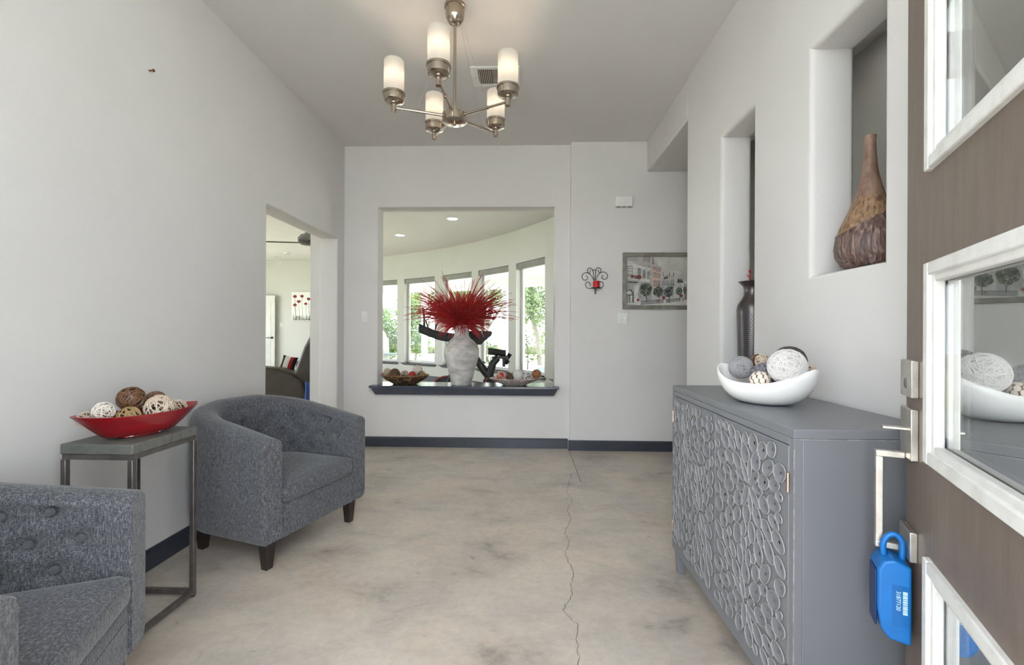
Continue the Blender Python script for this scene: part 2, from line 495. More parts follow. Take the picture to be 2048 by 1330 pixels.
# ---------------------------------------------------------------- mesh helpers
class MB:
    def __init__(self):
        self.v = []
        self.f = []
        self.m = []
        self.mi = 0

    def add(self, vs, fs):
        o = len(self.v)
        self.v += [tuple(p) for p in vs]
        self.f += [tuple(i + o for i in f) for f in fs]
        self.m += [self.mi] * len(fs)
        return self

    def box(self, x0, x1, y0, y1, z0, z1, M=None):
        vs = [Vector((x, y, z)) for z in (z0, z1) for y in (y0, y1) for x in (x0, x1)]
        if M is not None:
            vs = [M @ v for v in vs]
        return self.add(vs, [(0, 2, 3, 1), (4, 5, 7, 6), (0, 1, 5, 4), (1, 3, 7, 5), (3, 2, 6, 7), (2, 0, 4, 6)])

    def frustum(self, cx, cy, z0, z1, a0, b0, a1, b1, M=None):
        vs = []
        for z, a, b in ((z0, a0, b0), (z1, a1, b1)):
            vs += [Vector((cx + sx * a, cy + sy * b, z)) for sx, sy in ((-1, -1), (1, -1), (1, 1), (-1, 1))]
        if M is not None:
            vs = [M @ v for v in vs]
        return self.add(vs, [(3, 2, 1, 0), (4, 5, 6, 7)] + [(i, (i + 1) % 4, 4 + (i + 1) % 4, 4 + i) for i in range(4)])

    def prism(self, pts, z0, z1, M=None):
        """extrude a ccw xy polygon"""
        n = len(pts)
        vs = [Vector((p[0], p[1], z0)) for p in pts] + [Vector((p[0], p[1], z1)) for p in pts]
        if M is not None:
            vs = [M @ v for v in vs]
        return self.add(vs, [tuple(range(n - 1, -1, -1)), tuple(range(n, 2 * n))] +
                        [(i, (i + 1) % n, n + (i + 1) % n, n + i) for i in range(n)])

    def lathe(self, prof, n=32, M=None, sx=1.0, sy=1.0, closed=True):
        vs, fs = [], []
        k = len(prof)
        for r, z in prof:
            for i in range(n):
                a = 2 * PI * i / n
                vs.append(Vector((r * sx * math.cos(a), r * sy * math.sin(a), z)))
        for j in range(k - 1):
            for i in range(n):
                i2 = (i + 1) % n
                fs.append((j * n + i, j * n + i2, (j + 1) * n + i2, (j + 1) * n + i))
        if closed:
            fs.append(tuple(range(n - 1, -1, -1)))
            fs.append(tuple(range((k - 1) * n, k * n)))
        if M is not None:
            vs = [M @ v for v in vs]
        return self.add(vs, fs)

    def tube(self, pts, r, n=6, r1=None, cap=True, closed=False):
        pts = [Vector(p) for p in pts]
        k = len(pts)
        if r1 is None:
            r1 = r
        vs, fs = [], []
        up = Vector((0, 0, 1))
        t0 = (pts[1] - pts[0]).normalized()
        if abs(t0.dot(up)) > 0.95:
            up = Vector((1, 0, 0))
        nrm = t0.cross(up).normalized()
        for i, p in enumerate(pts):
            if closed:
                t = pts[(i + 1) % k] - pts[i - 1]
            else:
                t = pts[min(i + 1, k - 1)] - pts[max(i - 1, 0)]
            t.normalize()
            nrm = (nrm - t * nrm.dot(t))
            if nrm.length < 1e-6:
                nrm = t.orthogonal()
            nrm.normalize()
            bn = t.cross(nrm)
            rr = r + (r1 - r) * i / max(k - 1, 1)
            for j in range(n):
                a = 2 * PI * j / n
                vs.append(p + nrm * (math.cos(a) * rr) + bn * (math.sin(a) * rr))
        for i in range(k if closed else k - 1):
            for j in range(n):
                j2 = (j + 1) % n
                i2 = (i + 1) % k
                fs.append((i * n + j, i * n + j2, i2 * n + j2, i2 * n + j))
        if cap and not closed:
            fs.append(tuple(range(n - 1, -1, -1)))
            fs.append(tuple(range((k - 1) * n, k * n)))
        return self.add(vs, fs)

    def bar(self, p0, p1, w, h=None):
        """square bar between two points"""
        h = h or w
        p0, p1 = Vector(p0), Vector(p1)
        t = (p1 - p0).normalized()
        up = Vector((0, 0, 1)) if abs(t.z) < 0.9 else Vector((0, 1, 0))
        a = t.cross(up).normalized() * (w / 2)
        b = a.cross(t).normalized() * (h / 2)
        vs = [p + s * a + q * b for p in (p0, p1) for s, q in ((-1, -1), (1, -1), (1, 1), (-1, 1))]
        return self.add(vs, [(3, 2, 1, 0), (4, 5, 6, 7)] + [(i, (i + 1) % 4, 4 + (i + 1) % 4, 4 + i) for i in range(4)])

    def sphere(self, c, r, n=16, m=10, s=(1, 1, 1)):
        vs, fs = [Vector((0, 0, -1))], []
        for j in range(1, m):
            b = -PI / 2 + PI * j / m
            for i in range(n):
                a = 2 * PI * i / n
                vs.append(Vector((math.cos(a) * math.cos(b), math.sin(a) * math.cos(b), math.sin(b))))
        vs.append(Vector((0, 0, 1)))
        L = len(vs) - 1
        for i in range(n):
            i2 = (i + 1) % n
            fs.append((0, 1 + i2, 1 + i))
            fs.append((L, L - n + i, L - n + i2))
        for j in range(m - 2):
            for i in range(n):
                i2 = (i + 1) % n
                o = 1 + j * n
                fs.append((o + i, o + i2, o + n + i2, o + n + i))
        c = Vector(c)
        return self.add([c + Vector((p.x * r * s[0], p.y * r * s[1], p.z * r * s[2])) for p in vs], fs)

    def grid(self, rows, close_u=False):
        """rows: list of equal-length point lists"""
        k, n = len(rows), len(rows[0])
        vs = [p for r in rows for p in r]
        fs = []
        for j in range(k - 1):
            for i in range(n if close_u else n - 1):
                i2 = (i + 1) % n
                fs.append((j * n + i, j * n + i2, (j + 1) * n + i2, (j + 1) * n + i))
        return self.add(vs, fs)

    def mesh(self, name, mats, smooth=False, angle=40):
        me = bpy.data.meshes.new(name)
        me.from_pydata([tuple(p) for p in self.v], [], self.f)
        if not isinstance(mats, (list, tuple)):
            mats = [mats]
        for m in mats:
            me.materials.append(MATS[m])
        if len(mats) > 1:
            me.polygons.foreach_set('material_index', self.m)
        me.validate()
        finish(me, smooth, angle)
        return me

    def build(self, name, mats, parent=None, smooth=False, angle=40, bevel=0.0, seg=2, loc=None, fix=True):
        me = self.mesh(name, mats, smooth, angle)
        return link(name, me, parent, bevel, seg, loc)


def finish(me, smooth=False, angle=40):
    bm = bmesh.new()
    bm.from_mesh(me)
    bmesh.ops.recalc_face_normals(bm, faces=bm.faces)
    bm.to_mesh(me)
    bm.free()
    if smooth:
        me.polygons.foreach_set('use_smooth', [True] * len(me.polygons))
        me.set_sharp_from_angle(angle=R(angle))
    me.update()


def link(name, me, parent=None, bevel=0.0, seg=2, loc=None):
    o = bpy.data.objects.new(name, me)
    col.objects.link(o)
    if parent is not None:
        o.parent = parent
    if loc is not None:
        o.location = loc
    if bevel:
        b = o.modifiers.new('Bevel', 'BEVEL')
        b.width = bevel
        b.segments = seg
        b.limit_method = 'ANGLE'
        b.angle_limit = R(35)
        me.polygons.foreach_set('use_smooth', [True] * len(me.polygons))
        me.set_sharp_from_angle(angle=R(50))
        b.harden_normals = False
    return o


def tag(o, label, cat, group=None):
    o['label'] = label
    o['category'] = cat
    if group:
        o['group'] = group
    return o


def thing(name, label, cat, loc=(0, 0, 0), rz=0.0, group=None):
    o = bpy.data.objects.new(name, None)
    col.objects.link(o)
    o.empty_display_size = 0.1
    o.location = loc
    o.rotation_euler = (0, 0, rz)
    return tag(o, label, cat, group)


def struct(o, label=None):
    o['kind'] = 'structure'
    if label:
        o['label'] = label
    return o


def sroot(name, loc=(0, 0, 0), rz=0.0, label=None):
    o = bpy.data.objects.new(name, None)
    col.objects.link(o)
    o.location = loc
    o.rotation_euler = (0, 0, rz)
    return struct(o, label)


def copy_tree(o, parent=None):
    c = o.copy()
    col.objects.link(c)
    c.parent = parent
    for ch in list(o.children):
        copy_tree(ch, c)
    return c


def slab(bm, O, u, n, L, z0, z1, t, holes=(), bev=0.012, seg=3):
    """a wall slab: interior face through O along unit u, thickness t along n, with rectangular holes (u0,u1,z0,z1)"""
    O, u, n = Vector(O), Vector(u), Vector(n)
    us = sorted({0.0, L} | {h[0] for h in holes} | {h[1] for h in holes})
    zs = sorted({z0, z1} | {h[2] for h in holes} | {h[3] for h in holes})
    us = [x for x in us if 0 <= x <= L]
    zs = [z for z in zs if z0 <= z <= z1]

    def inhole(a, b):
        return any(h[0] < a < h[1] and h[2] < b < h[3] for h in holes)
    cache = {}

    def V(i, j, k):
        if (i, j, k) not in cache:
            p = O + u * us[i] + n * (t * k)
            cache[(i, j, k)] = bm.verts.new((p.x, p.y, zs[j]))
        return cache[(i, j, k)]
    solid = {}
    for i in range(len(us) - 1):
        for j in range(len(zs) - 1):
            solid[(i, j)] = not inhole((us[i] + us[i + 1]) / 2, (zs[j] + zs[j + 1]) / 2)
    hole_edges = []
    for (i, j), s in solid.items():
        if not s:
            continue
        for k in (0, 1):
            bm.faces.new([V(i, j, k), V(i + 1, j, k), V(i + 1, j + 1, k), V(i, j + 1, k)])
        for di, dj, a, b in ((-1, 0, (i, j), (i, j + 1)), (1, 0, (i + 1, j), (i + 1, j + 1)),
                             (0, -1, (i, j), (i + 1, j)), (0, 1, (i, j + 1), (i + 1, j + 1))):
            nb = (i + di, j + dj)
            if solid.get(nb, False):
                continue
            bm.faces.new([V(*a, 0), V(*b, 0), V(*b, 1), V(*a, 1)])
            if nb in solid:
                hole_edges.append((V(*a, 0), V(*b, 0)))
                hole_edges.append((V(*a, 1), V(*b, 1)))
    bmesh.ops.recalc_face_normals(bm, faces=bm.faces)
    if bev and hole_edges:
        es = [e for e in (bm.edges.get(p) for p in hole_edges) if e]
        bmesh.ops.bevel(bm, geom=es, offset=bev, segments=seg, profile=0.5, affect='EDGES')


def wall(name, mat_, pieces, label=None, smooth=True):
    bm = bmesh.new()
    for p in pieces:
        slab(bm, *p[:7], **(p[7] if len(p) > 7 else {}))
    me = bpy.data.meshes.new(name)
    bmesh.ops.recalc_face_normals(bm, faces=bm.faces)
    bm.to_mesh(me)
    bm.free()
    me.materials.append(MATS[mat_])
    me.polygons.foreach_set('use_smooth', [True] * len(me.polygons))
    me.set_sharp_from_angle(angle=R(28))
    o = link(name, me)
    return struct(o, label)


# ================================================================ THE SETTING
H = 2.81
XL, XR, YB = -1.70, 1.10, 4.18
CC = (-7.128, 2.721)
CR = 8.587


def arc(a, r=CR):
    return Vector((CC[0] + r * math.cos(R(a)), CC[1] + r * math.sin(R(a)), 0))


# floor polygon (house slab)
fp = [(-7.6, 0.1), (3.4, 0.1), (3.4, 5.66)] + [tuple(arc(a)[:2]) for a in range(20, 76, 5)] + [(-7.6, 11.0)]
floor = MB().prism([(x, y) for x, y in fp], -0.12, 0.0).build('floor', 'concrete')
struct(floor, 'polished stained concrete floor with a long hairline crack')
crack_pts = [(0.66, 3.83), (0.584, 3.742), (0.50, 3.60), (0.43, 3.53), (0.359, 3.445), (0.345, 3.33), (0.32, 3.239), (0.300, 3.13), (0.287, 3.037),
             (0.312, 2.93), (0.299, 2.861), (0.272, 2.79), (0.261, 2.725), (0.266, 2.62), (0.251, 2.528), (0.228, 2.46), (0.219, 2.415), (0.232, 2.35),
             (0.228, 2.292), (0.204, 2.22), (0.2, 2.179), (0.216, 2.096), (0.226, 2.003), (0.206, 1.95), (0.195, 1.912), (0.202, 1.87), (0.195, 1.847),
             (0.170, 1.80), (0.155, 1.757), (0.174, 1.703), (0.201, 1.669), (0.196, 1.62), (0.183, 1.575), (0.186, 1.52), (0.177, 1.469), (0.18, 1.38), (0.165, 1.25), (0.18, 1.0)]
random.seed(5)
mb = MB()
cp = []
for (x0, y0), (x1, y1) in zip(crack_pts, crack_pts[1:]):
    for k in range(3):
        f = k / 3
        cp.append((x0 + (x1 - x0) * f + random.uniform(-.005, .005), y0 + (y1 - y0) * f, .0012))
mb.grid([[(x - w, y, z) for (x, y, z), w in zip(cp, ws)] if s < 0 else [(x + w, y, z) for (x, y, z), w in zip(cp, ws)]
         for s, ws in ((-1, [random.uniform(.0005, .0014) for _ in cp]), (1, [random.uniform(.0005, .0014) for _ in cp]))])
crk = mb.build('crack', 'crack', floor)
crk['label'] = 'long wandering hairline crack'
MB().box(0.404, 0.409, 3.25, 4.10, 0.0002, 0.0012).build('control_joint', 'joint', floor)

ceil_pts = [(-7.6, 0.1), (3.4, 0.1), (3.4, 5.66)] + [tuple(arc(a, CR + .18)[:2]) for a in range(20, 76, 5)] + [(-7.6, 11.18)]
struct(MB().prism(ceil_pts, H, H + 0.15).build('ceiling', 'ceiling_paint'), 'flat pale ceiling')

# left wall with the wide cased opening to the living room
wall('wall_left', 'wall_paint', [((XL, 0.1, 0), (0, 1, 0), (-1, 0, 0), 4.24, 0, H, 0.17, dict(holes=[(2.815, 3.93, -1, 1.915)], bev=0.016))],
     'long textured white wall on the left with an opening')
# back wall, left part with the pass-through, right part set slightly forward
wall('wall_back', 'wall_paint',
     [((-1.955, YB, 0), (1, 0, 0), (0, 1, 0), 2.37, 0, H, 0.16, dict(holes=[(0.575, 2.228, 0.53, 2.238)], bev=0.010)),
      ((0.415, 4.12, 0), (1, 0, 0), (0, 1, 0), 2.95, 0, H, 0.22, dict(bev=0)),
      ((-1.960, 4.05, 0), (1, 0, 0), (0, 1, 0), 0.09, 0, H, 0.29, dict(bev=0))],
     'white back wall with a square pass-through opening')
# right wall with the two tall niches
wall('wall_right', 'wall_paint', [((XR, 0.1, 0), (0, 1, 0), (1, 0, 0), 2.99, 0, H, 0.17,
                                   dict(holes=[(2.11, 2.465, 0.60, 2.178), (1.32, 1.672, 1.305, 2.178)], bev=0.022, seg=4))],
     'white wall on the right with two see-through niches')
struct(MB().box(XR, XR + 0.62, 3.09, 4.12, 2.535, H).build('wall_soffit', 'wall_paint', bevel=0.012), 'dropped white soffit over the hallway opening')
# hallway and the dim room behind the niches
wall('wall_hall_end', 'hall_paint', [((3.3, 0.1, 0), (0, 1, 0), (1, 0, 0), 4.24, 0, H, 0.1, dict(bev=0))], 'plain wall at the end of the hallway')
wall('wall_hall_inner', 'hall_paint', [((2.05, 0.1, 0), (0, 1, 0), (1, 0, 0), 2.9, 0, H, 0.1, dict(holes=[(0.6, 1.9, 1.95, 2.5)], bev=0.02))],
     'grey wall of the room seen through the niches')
# front wall, in whose open doorway the camera stands: unseen glazing beside and over the door, added for daylight
wall('wall_front', 'wall_paint', [((-7.6, 0.25, 0), (1, 0, 0), (0, -1, 0), 11.0, 0, H, 0.15,
                                   dict(holes=[(7.16, 8.09, -1, 2.02), (6.50, 7.06, 0.30, 2.00), (6.02, 7.06, 2.08, 2.72), (7.16, 8.09, 2.08, 2.72), (8.19, 8.63, 2.08, 2.72)], bev=0))],
     'front entrance wall with doorway and added daylight glazing')
# living room
wall('wall_far', 'far_paint', [((-7.6, 11.0, 0), (1, 0, 0), (0, 1, 0), 2.70, 0, H, 0.18, dict(bev=0))], 'pale grey far wall of the living room')
wall('wall_far_left', 'far_paint', [((-7.6, 0.25, 0), (0, 1, 0), (-1, 0, 0), 10.9, 0, H, 0.15,
                                     dict(holes=[(0.6, 4.6, 0.4, 2.2), (5.4, 9.8, 0.4, 2.2)], bev=0))], 'outer wall of the living room')  # unseen window openings, added to brighten the living room
wall('wall_living_right', 'far_paint', [((0.94, 4.34, 0), (0, 1, 0), (1, 0, 0), 1.45, 0, H, 0.15, dict(bev=0))])

wins = [(30.04, 35.73), (37.28, 43.53), (44.95, 51.10), (52.75, 59.21), (60.68, 66.9), (68.4, 74.4), (22.0, 28.2)]  # last two windows are out of view, added to light the room
WZ0, WZ1, WT = 0.365, 2.245, 0.18
angs = sorted({20.0, 75.2} | {a for w in wins for a in w})
pieces = []
for a0, a1 in zip(angs, angs[1:]):
    p0, p1 = arc(a0), arc(a1)
    d = (p1 - p0)
    L = d.length
    d.normalize()
    n = Vector((d.y, -d.x, 0))
    hole = (a0, a1) in wins
    pieces.append((p0, d, n, L, 0, H, WT, dict(holes=[(0.0001, L - 0.0001, WZ0, WZ1)] if hole else [], bev=0)))
wall('wall_window_bay', 'far_paint', pieces, 'curved white wall of tall windows in the living room')
for k, (a0, a1) in enumerate(wins):
    p0, p1 = arc(a0), arc(a1)
    d = (p1 - p0)
    L = d.length
    ang = math.atan2(d.y, d.x)
    w = sroot('window_%d' % (k + 1), p0, ang)
    # local: x along the wall, -y... outward is (d.y,-d.x) -> local -y
    f = MB()
    y0, y1 = -0.150, -0.105
    fw = 0.055
    f.box(0, fw, y0, y1, WZ0, WZ1).box(L - fw, L, y0, y1, WZ0, WZ1)
    f.box(fw, L - fw, y0, y1, WZ0, WZ0 + fw).box(fw, L - fw, y0, y1, WZ1 - fw, WZ1)
    f.build('window_frame', 'trim_white', w, bevel=0.006)
    MB().box(fw - .005, L - fw + .005, -0.130, -0.124, WZ0 + fw - .005, WZ1 - fw + .005).build('pane', 'window_glass', w)
    MB().box(0.004, L - 0.004, -0.10, -0.02, WZ1 - 0.105, WZ1 - 0.002).build('roller_blind', 'blind_grey', w, bevel=0.008)
    s = MB()
    s.add([(x, y, z) for x, y, z in ((-.06, 0.07, WZ0), (L + .06, 0.07, WZ0), (L + .06, -0.10, WZ0), (-.06, -0.10, WZ0),
                                     (0.0, 0.004, WZ0 - .055), (L, 0.004, WZ0 - .055), (L, 0.001, WZ0 - .055), (0, 0.001, WZ0 - .055))],
          [(0, 1, 2, 3), (4, 7, 6, 5), (0, 4, 5, 1), (1, 5, 6, 2), (2, 6, 7, 3), (3, 7, 4, 0)])
    s.build('window_sill', 'sill_dark', w)
# unseen front glazing and living room side windows, added to bring daylight indoors
for k, (o, rz, L, z0, z1) in enumerate([((-1.10, 0.17, 0), 0, 0.56, 0.30, 2.00), ((-1.58, 0.17, 0), 0, 1.04, 2.08, 2.72), ((-0.44, 0.17, 0), 0, 0.93, 2.08, 2.72), ((0.59, 0.17, 0), 0, 0.44, 2.08, 2.72),
                                       ((-7.68, 0.85, 0), PI / 2, 4.0, 0.4, 2.2), ((-7.68, 5.65, 0), PI / 2, 4.4, 0.4, 2.2)]):
    w = sroot('window_%d' % (k + 8), o, rz)
    f = MB()
    f.box(0, .05, -.03, .03, z0, z1).box(L - .05, L, -.03, .03, z0, z1).box(.05, L - .05, -.03, .03, z0, z0 + .05).box(.05, L - .05, -.03, .03, z1 - .05, z1)
    f.build('window_frame', 'trim_white', w)
    MB().box(.045, L - .045, -.003, .003, z0 + .045, z1 - .045).build('pane', 'window_glass', w)


def baseboard(name, p0, p1, side, h=0.092, t=0.016, label=None):
    p0, p1 = Vector(p0), Vector(p1)
    d = p1 - p0
    o = MB()
    L = d.length
    o.add([(0, 0, 0), (L, 0, 0), (L, t, 0), (0, t, 0), (0, 0, h), (L, 0, h), (L, t * .55, h), (0, t * .55, h), (0, t, h - .012), (L, t, h - .012)],
          [(0, 3, 2, 1), (0, 1, 5, 4), (4, 5, 6, 7), (7, 6, 9, 8), (3, 8, 9, 2), (0, 4, 7, 8, 3), (1, 2, 9, 6, 5)])
    ob = o.build(name, 'base_dark')
    ob.location = p0
    ob.rotation_euler = (0, 0, math.atan2(d.y, d.x))
    ob.scale = (1, side, 1)
    return struct(ob, label)


baseboard('baseboard_left', (XL, 0.26, 0), (XL, 2.915, 0), -1, label='dark painted baseboard along the left wall')
baseboard('baseboard_back', (XL, YB, 0), (0.399, YB, 0), -1, label='dark painted baseboard under the pass-through')
baseboard('baseboard_back_right', (0.399, 4.12, 0), (3.2, 4.12, 0), -1, label='dark painted baseboard under the framed picture')
baseboard('baseboard_right', (XR, 0.26, 0), (XR, 3.09, 0), 1, label='dark painted baseboard behind the cabinet')
baseboard('baseboard_far', (-7.5, 11.0, 0), (-4.92, 11.0, 0), -1, h=.11)
for k, (a0, a1) in enumerate(zip(angs, angs[1:])):
    p0, p1 = arc(a0, CR - .001), arc(a1, CR - .001)
    baseboard('baseboard_bay_%d' % (k + 1), p0, p1, 1, h=.11)

# pass-through sill, a dark gloss board with mitred apron
sl = MB()
x0, x1, ya, yb = -1.432, 0.312, 4.085, 4.42
zt = 0.578
sl.box(x0, x1, ya, yb, zt - 0.022, zt)
sl.add([(x0 + .012, ya + .012, zt - .022), (x1 - .012, ya + .012, zt - .022), (x1 - .012, YB, zt - .022), (x0 + .012, YB, zt - .022),
        (x0 + .045, ya + .05, zt - .088), (x1 - .045, ya + .05, zt - .088), (x1 - .045, YB, zt - .088), (x0 + .045, YB, zt - .088)],
       [(0, 3, 2, 1), (4, 5, 6, 7), (0, 1, 5, 4), (1, 2, 6, 5), (2, 3, 7, 6), (3, 0, 4, 7)])
struct(sl.build('trim_1', 'sill_dark', bevel=0.004), 'glossy dark sill board of the pass-through')

# outdoors
struct(MB().box(-30, 30, -25, 40, -0.30, -0.14).build('ground', 'lawn'), 'sunlit pale lawn around the house')
struct(MB().box(-4, 4, -6, 0.09, -0.14, -0.02).build('front_porch', 'paving'))
pat = [tuple(arc(a, CR + .19)[:2]) for a in range(20, 81, 5)]
pato = [tuple(arc(a, CR + 3.6)[:2]) for a in range(80, 19, -5)]
struct(MB().prism(pato[::-1] + pat[::-1], -0.14, -0.06).build('patio', 'paving'), 'pale paved patio outside the windows')
pr = [tuple(arc(a, CR + .19)[:2]) for a in range(20, 81, 5)]
pro = [tuple(arc(a, CR + 3.5)[:2]) for a in range(80, 19, -5)]
struct(MB().prism(pro[::-1] + pr[::-1], 2.52, 2.66).build('porch_roof', 'eave_white'), 'white soffit of the covered patio')
bm_ = MB()
for a in range(20, 80, 5):
    p, q = arc(a, CR + 3.2), arc(a + 5, CR + 3.2)
    bm_.bar((p.x, p.y, 2.40), (q.x, q.y, 2.40), 0.16, 0.26)
struct(bm_.build('porch_beam', 'eave_white'), 'white beam along the patio edge')
for a in (33.0, 45.2, 56.0, 70):
    p = arc(a, CR + 3.2)
    ps = MB().box(-.075, .075, -.075, .075, -.06, 2.28).box(-.1, .1, -.1, .1, -.06, .12).box(-.1, .1, -.1, .1, 2.2, 2.28).build('porch_post', 'post_white')
    ps.location = (p.x, p.y, 0)
    ps.rotation_euler = (0, 0, R(a))
    struct(ps, 'white square post of the covered patio')

exec_after = []
# ================================================================ FURNITURE


def chair_path(off=0.0, n=64):
    """plan curve of the tub from front right arm round the back to front left arm; returns (x, y, nx, ny, arclen)"""
    a, b, e = 0.345, 0.325, 2.5
    pts = []
    yf = -0.31
    for i in range(10):
        pts.append((a, yf + (0 - yf) * i / 10))
    for i in range(n + 1):
        t = PI * i / n
        c, s = math.cos(t), math.sin(t)
        pts.append((a * math.copysign(abs(c) ** (2 / e), c), b * abs(s) ** (2 / e)))
    for i in range(1, 11):
        pts.append((-a, yf * i / 10))
    # resample evenly
    L = [0]
    for p, q in zip(pts, pts[1:]):
        L.append(L[-1] + math.hypot(q[0] - p[0], q[1] - p[1]))
    out = []
    K = 150
    j = 0
    for k in range(K + 1):
        s = L[-1] * k / K
        while j < len(L) - 2 and L[j + 1] < s:
            j += 1
        f = (s - L[j]) / max(L[j + 1] - L[j], 1e-9)
        out.append((pts[j][0] + (pts[j + 1][0] - pts[j][0]) * f, pts[j][1] + (pts[j + 1][1] - pts[j][1]) * f, s))
    res = []
    for k, (x, y, s) in enumerate(out):
        p, q = out[max(k - 2, 0)], out[min(k + 2, K)]
        tx, ty = q[0] - p[0], q[1] - p[1]
        l = math.hypot(tx, ty)
        res.append((x, y, -ty / l, tx / l, s - L[-1] / 2))   # inward normal
    return res


def make_chair(label, loc, rz):
    root = thing('armchair', label, 'armchair', loc, rz, 'button-tufted tub armchairs')
    path = chair_path()
    half = path[-1][4]
    btn = []
    for zz, ss in ((0.572, (-.68, -.57, -.41, -.21, 0, .21, .41, .57, .68)), (0.488, (-.74, -.635, -.50, -.31, -.10, .10, .31, .50, .635, .74)),
                   (0.408, (-.685, -.565, -.41, -.21, 0, .21, .41, .565, .685))):
        btn += [(s, zz) for s in ss]

    def top(s):
        f = abs(s) / half
        return 0.715 - 0.118 * (max(0, f - 0.12) / 0.88) ** 1.25

    def th(s):
        f = abs(s) / half
        return 0.118 - 0.016 * f
    rows = []
    bpos = []
    NI = 44
    for x, y, nx, ny, s in path:
        h, t = top(s), th(s)
        sec = []
        for z in (0.135, 0.16, 0.25, 0.35, 0.45):
            sec.append((0.0 if z > .14 else .012, z))
        sec.append((0.002, h - 0.05))
        for k in range(7):
            a = PI * (1 - k / 6)
            sec.append((t / 2 + math.cos(a) * t / 2 * (1.0), h - 0.034 + math.sin(a) ** 0.8 * 0.034))
        for k in range(1, NI + 1):
            z = (h - 0.034) + (0.136 - (h - 0.034)) * k / NI
            d = t + 0.012 * math.sin(PI * min(1, max(0, (z - .33) / (h - .36)))) * max(0, 1 - (abs(s) / half) ** 4)
            for bs, bz in btn:
                rr = math.hypot((s - bs), (z - bz) * 1.05)
                d -= (0.030 * math.exp(-(rr / 0.021) ** 2) + 0.013 * math.exp(-(rr / 0.050) ** 2))
                # diagonal pull folds
            sec.append((d, z))
        rows.append([(x + nx * d, y + ny * d, z) for d, z in sec])
    mb = MB()
    n = len(rows[0])
    mb.grid(rows)
    # front faces of the two arms, gently padded
    for r, sg in ((rows[0], -1), (rows[-1], -1)):
        cx = sum(p[0] for p in r) / n
        rings = [r]
        for f, dy in ((0.965, -0.007), (0.90, -0.010)):
            cz = 0.38
            rings.append([(cx + (p[0] - cx) * f, p[1] + dy, cz + (p[2] - cz) * (1 - (1 - f) * .35)) for p in r])
        mb.grid([[*q, q[0]] for q in rings])
        mb.add(rings[-1], [tuple(range(n))])
    mb.build('tub_shell', 'fabric', root, smooth=True, angle=55)
    # buttons
    ub = MB().sphere((0, 0, 0), 1, 12, 8, (1, .55, 1)).mesh('button', 'fabric', smooth=True)
    for bs, bz in btn:
        k = min(range(len(path)), key=lambda i: abs(path[i][4] - bs))
        x, y, nx, ny, s = path[k]
        # interpolate
        t = th(bs) - 0.019
        o = link('button', ub, root)
        o.location = (x + nx * t, y + ny * t, bz)
        o.scale = (0.0125,) * 3
        o.rotation_euler = (0, 0, math.atan2(ny, nx) - PI / 2)
    # front rail and base
    MB().box(-0.262, 0.262, -0.308, -0.25, 0.136, 0.287).build('front_rail', 'fabric', root, bevel=0.012)
    base = [(x + nx * .02, y + ny * .02) for x, y, nx, ny, s in path]
    MB().prism(base, 0.130, 0.24).build('seat_base', 'fabric', root)
    # cushion
    inner = [(x + nx * (th(s) + .006), y + ny * (th(s) + .006)) for x, y, nx, ny, s in path]
    inner = [p for p in inner if p[1] > -0.27]
    xs = inner[0][0]
    fr = []
    for k in range(9):
        a = k / 8 * PI / 2
        fr.append((-xs + 0.03 - 0.03 * math.cos(a) - 0.004, -0.298 - 0.028 * math.sin(a)))
    plan = inner + fr + [(-p[0], p[1]) for p in fr[::-1]]
    pcx, pcy = 0.0, -0.03
    rings = []
    z0, z1 = 0.288, 0.378
    for f, z in ((0.95, z0), (0.985, z0 + .010), (1.0, z0 + .03), (1.0, z1 - .03), (0.985, z1 - .010), (0.955, z1), (0.85, z1 + .007), (0.6, z1 + .013), (0.3, z1 + .016)):
        rings.append([(pcx + (p[0] - pcx) * f, pcy + (p[1] - pcy) * f, z) for p in plan])
    mb = MB()
    mb.grid(rings, close_u=True)
    n = len(plan)
    mb.add(rings[0], [tuple(range(n - 1, -1, -1))])
    mb.add(rings[-1], [tuple(range(n))])
    cu = mb.build('seat_cushion', 'fabric', root, smooth=True, angle=50)
    # welt seams round the cushion
    for z, f in ((z1 - .010, 0.988), (z0 + .012, 0.988)):
        MB().tube([(pcx + (p[0] - pcx) * f, pcy + (p[1] - pcy) * f, z) for p in fr + [(-p[0], p[1]) for p in fr[::-1]]], 0.0028, 5).build('welt_seam', 'fabric', cu, smooth=True)
    for x, y in ((-.272, -.262), (.272, -.262), (-.235, .20), (.235, .20)):
        MB().frustum(x, y, 0, 0.136, .017, .017, .027, .027).build('leg', 'leg_dark', root, bevel=0.002)
    return root


# chair local front is -y; heading theta (from +x) -> rz = theta + 90 deg
make_chair('grey tufted tub armchair facing the room beneath the wide opening', (-1.330, 2.352, 0), R(-18.3 + 90))
make_chair('grey tufted tub armchair cut off at the front left corner', (-1.348, 0.935, 0), R(22 + 90))

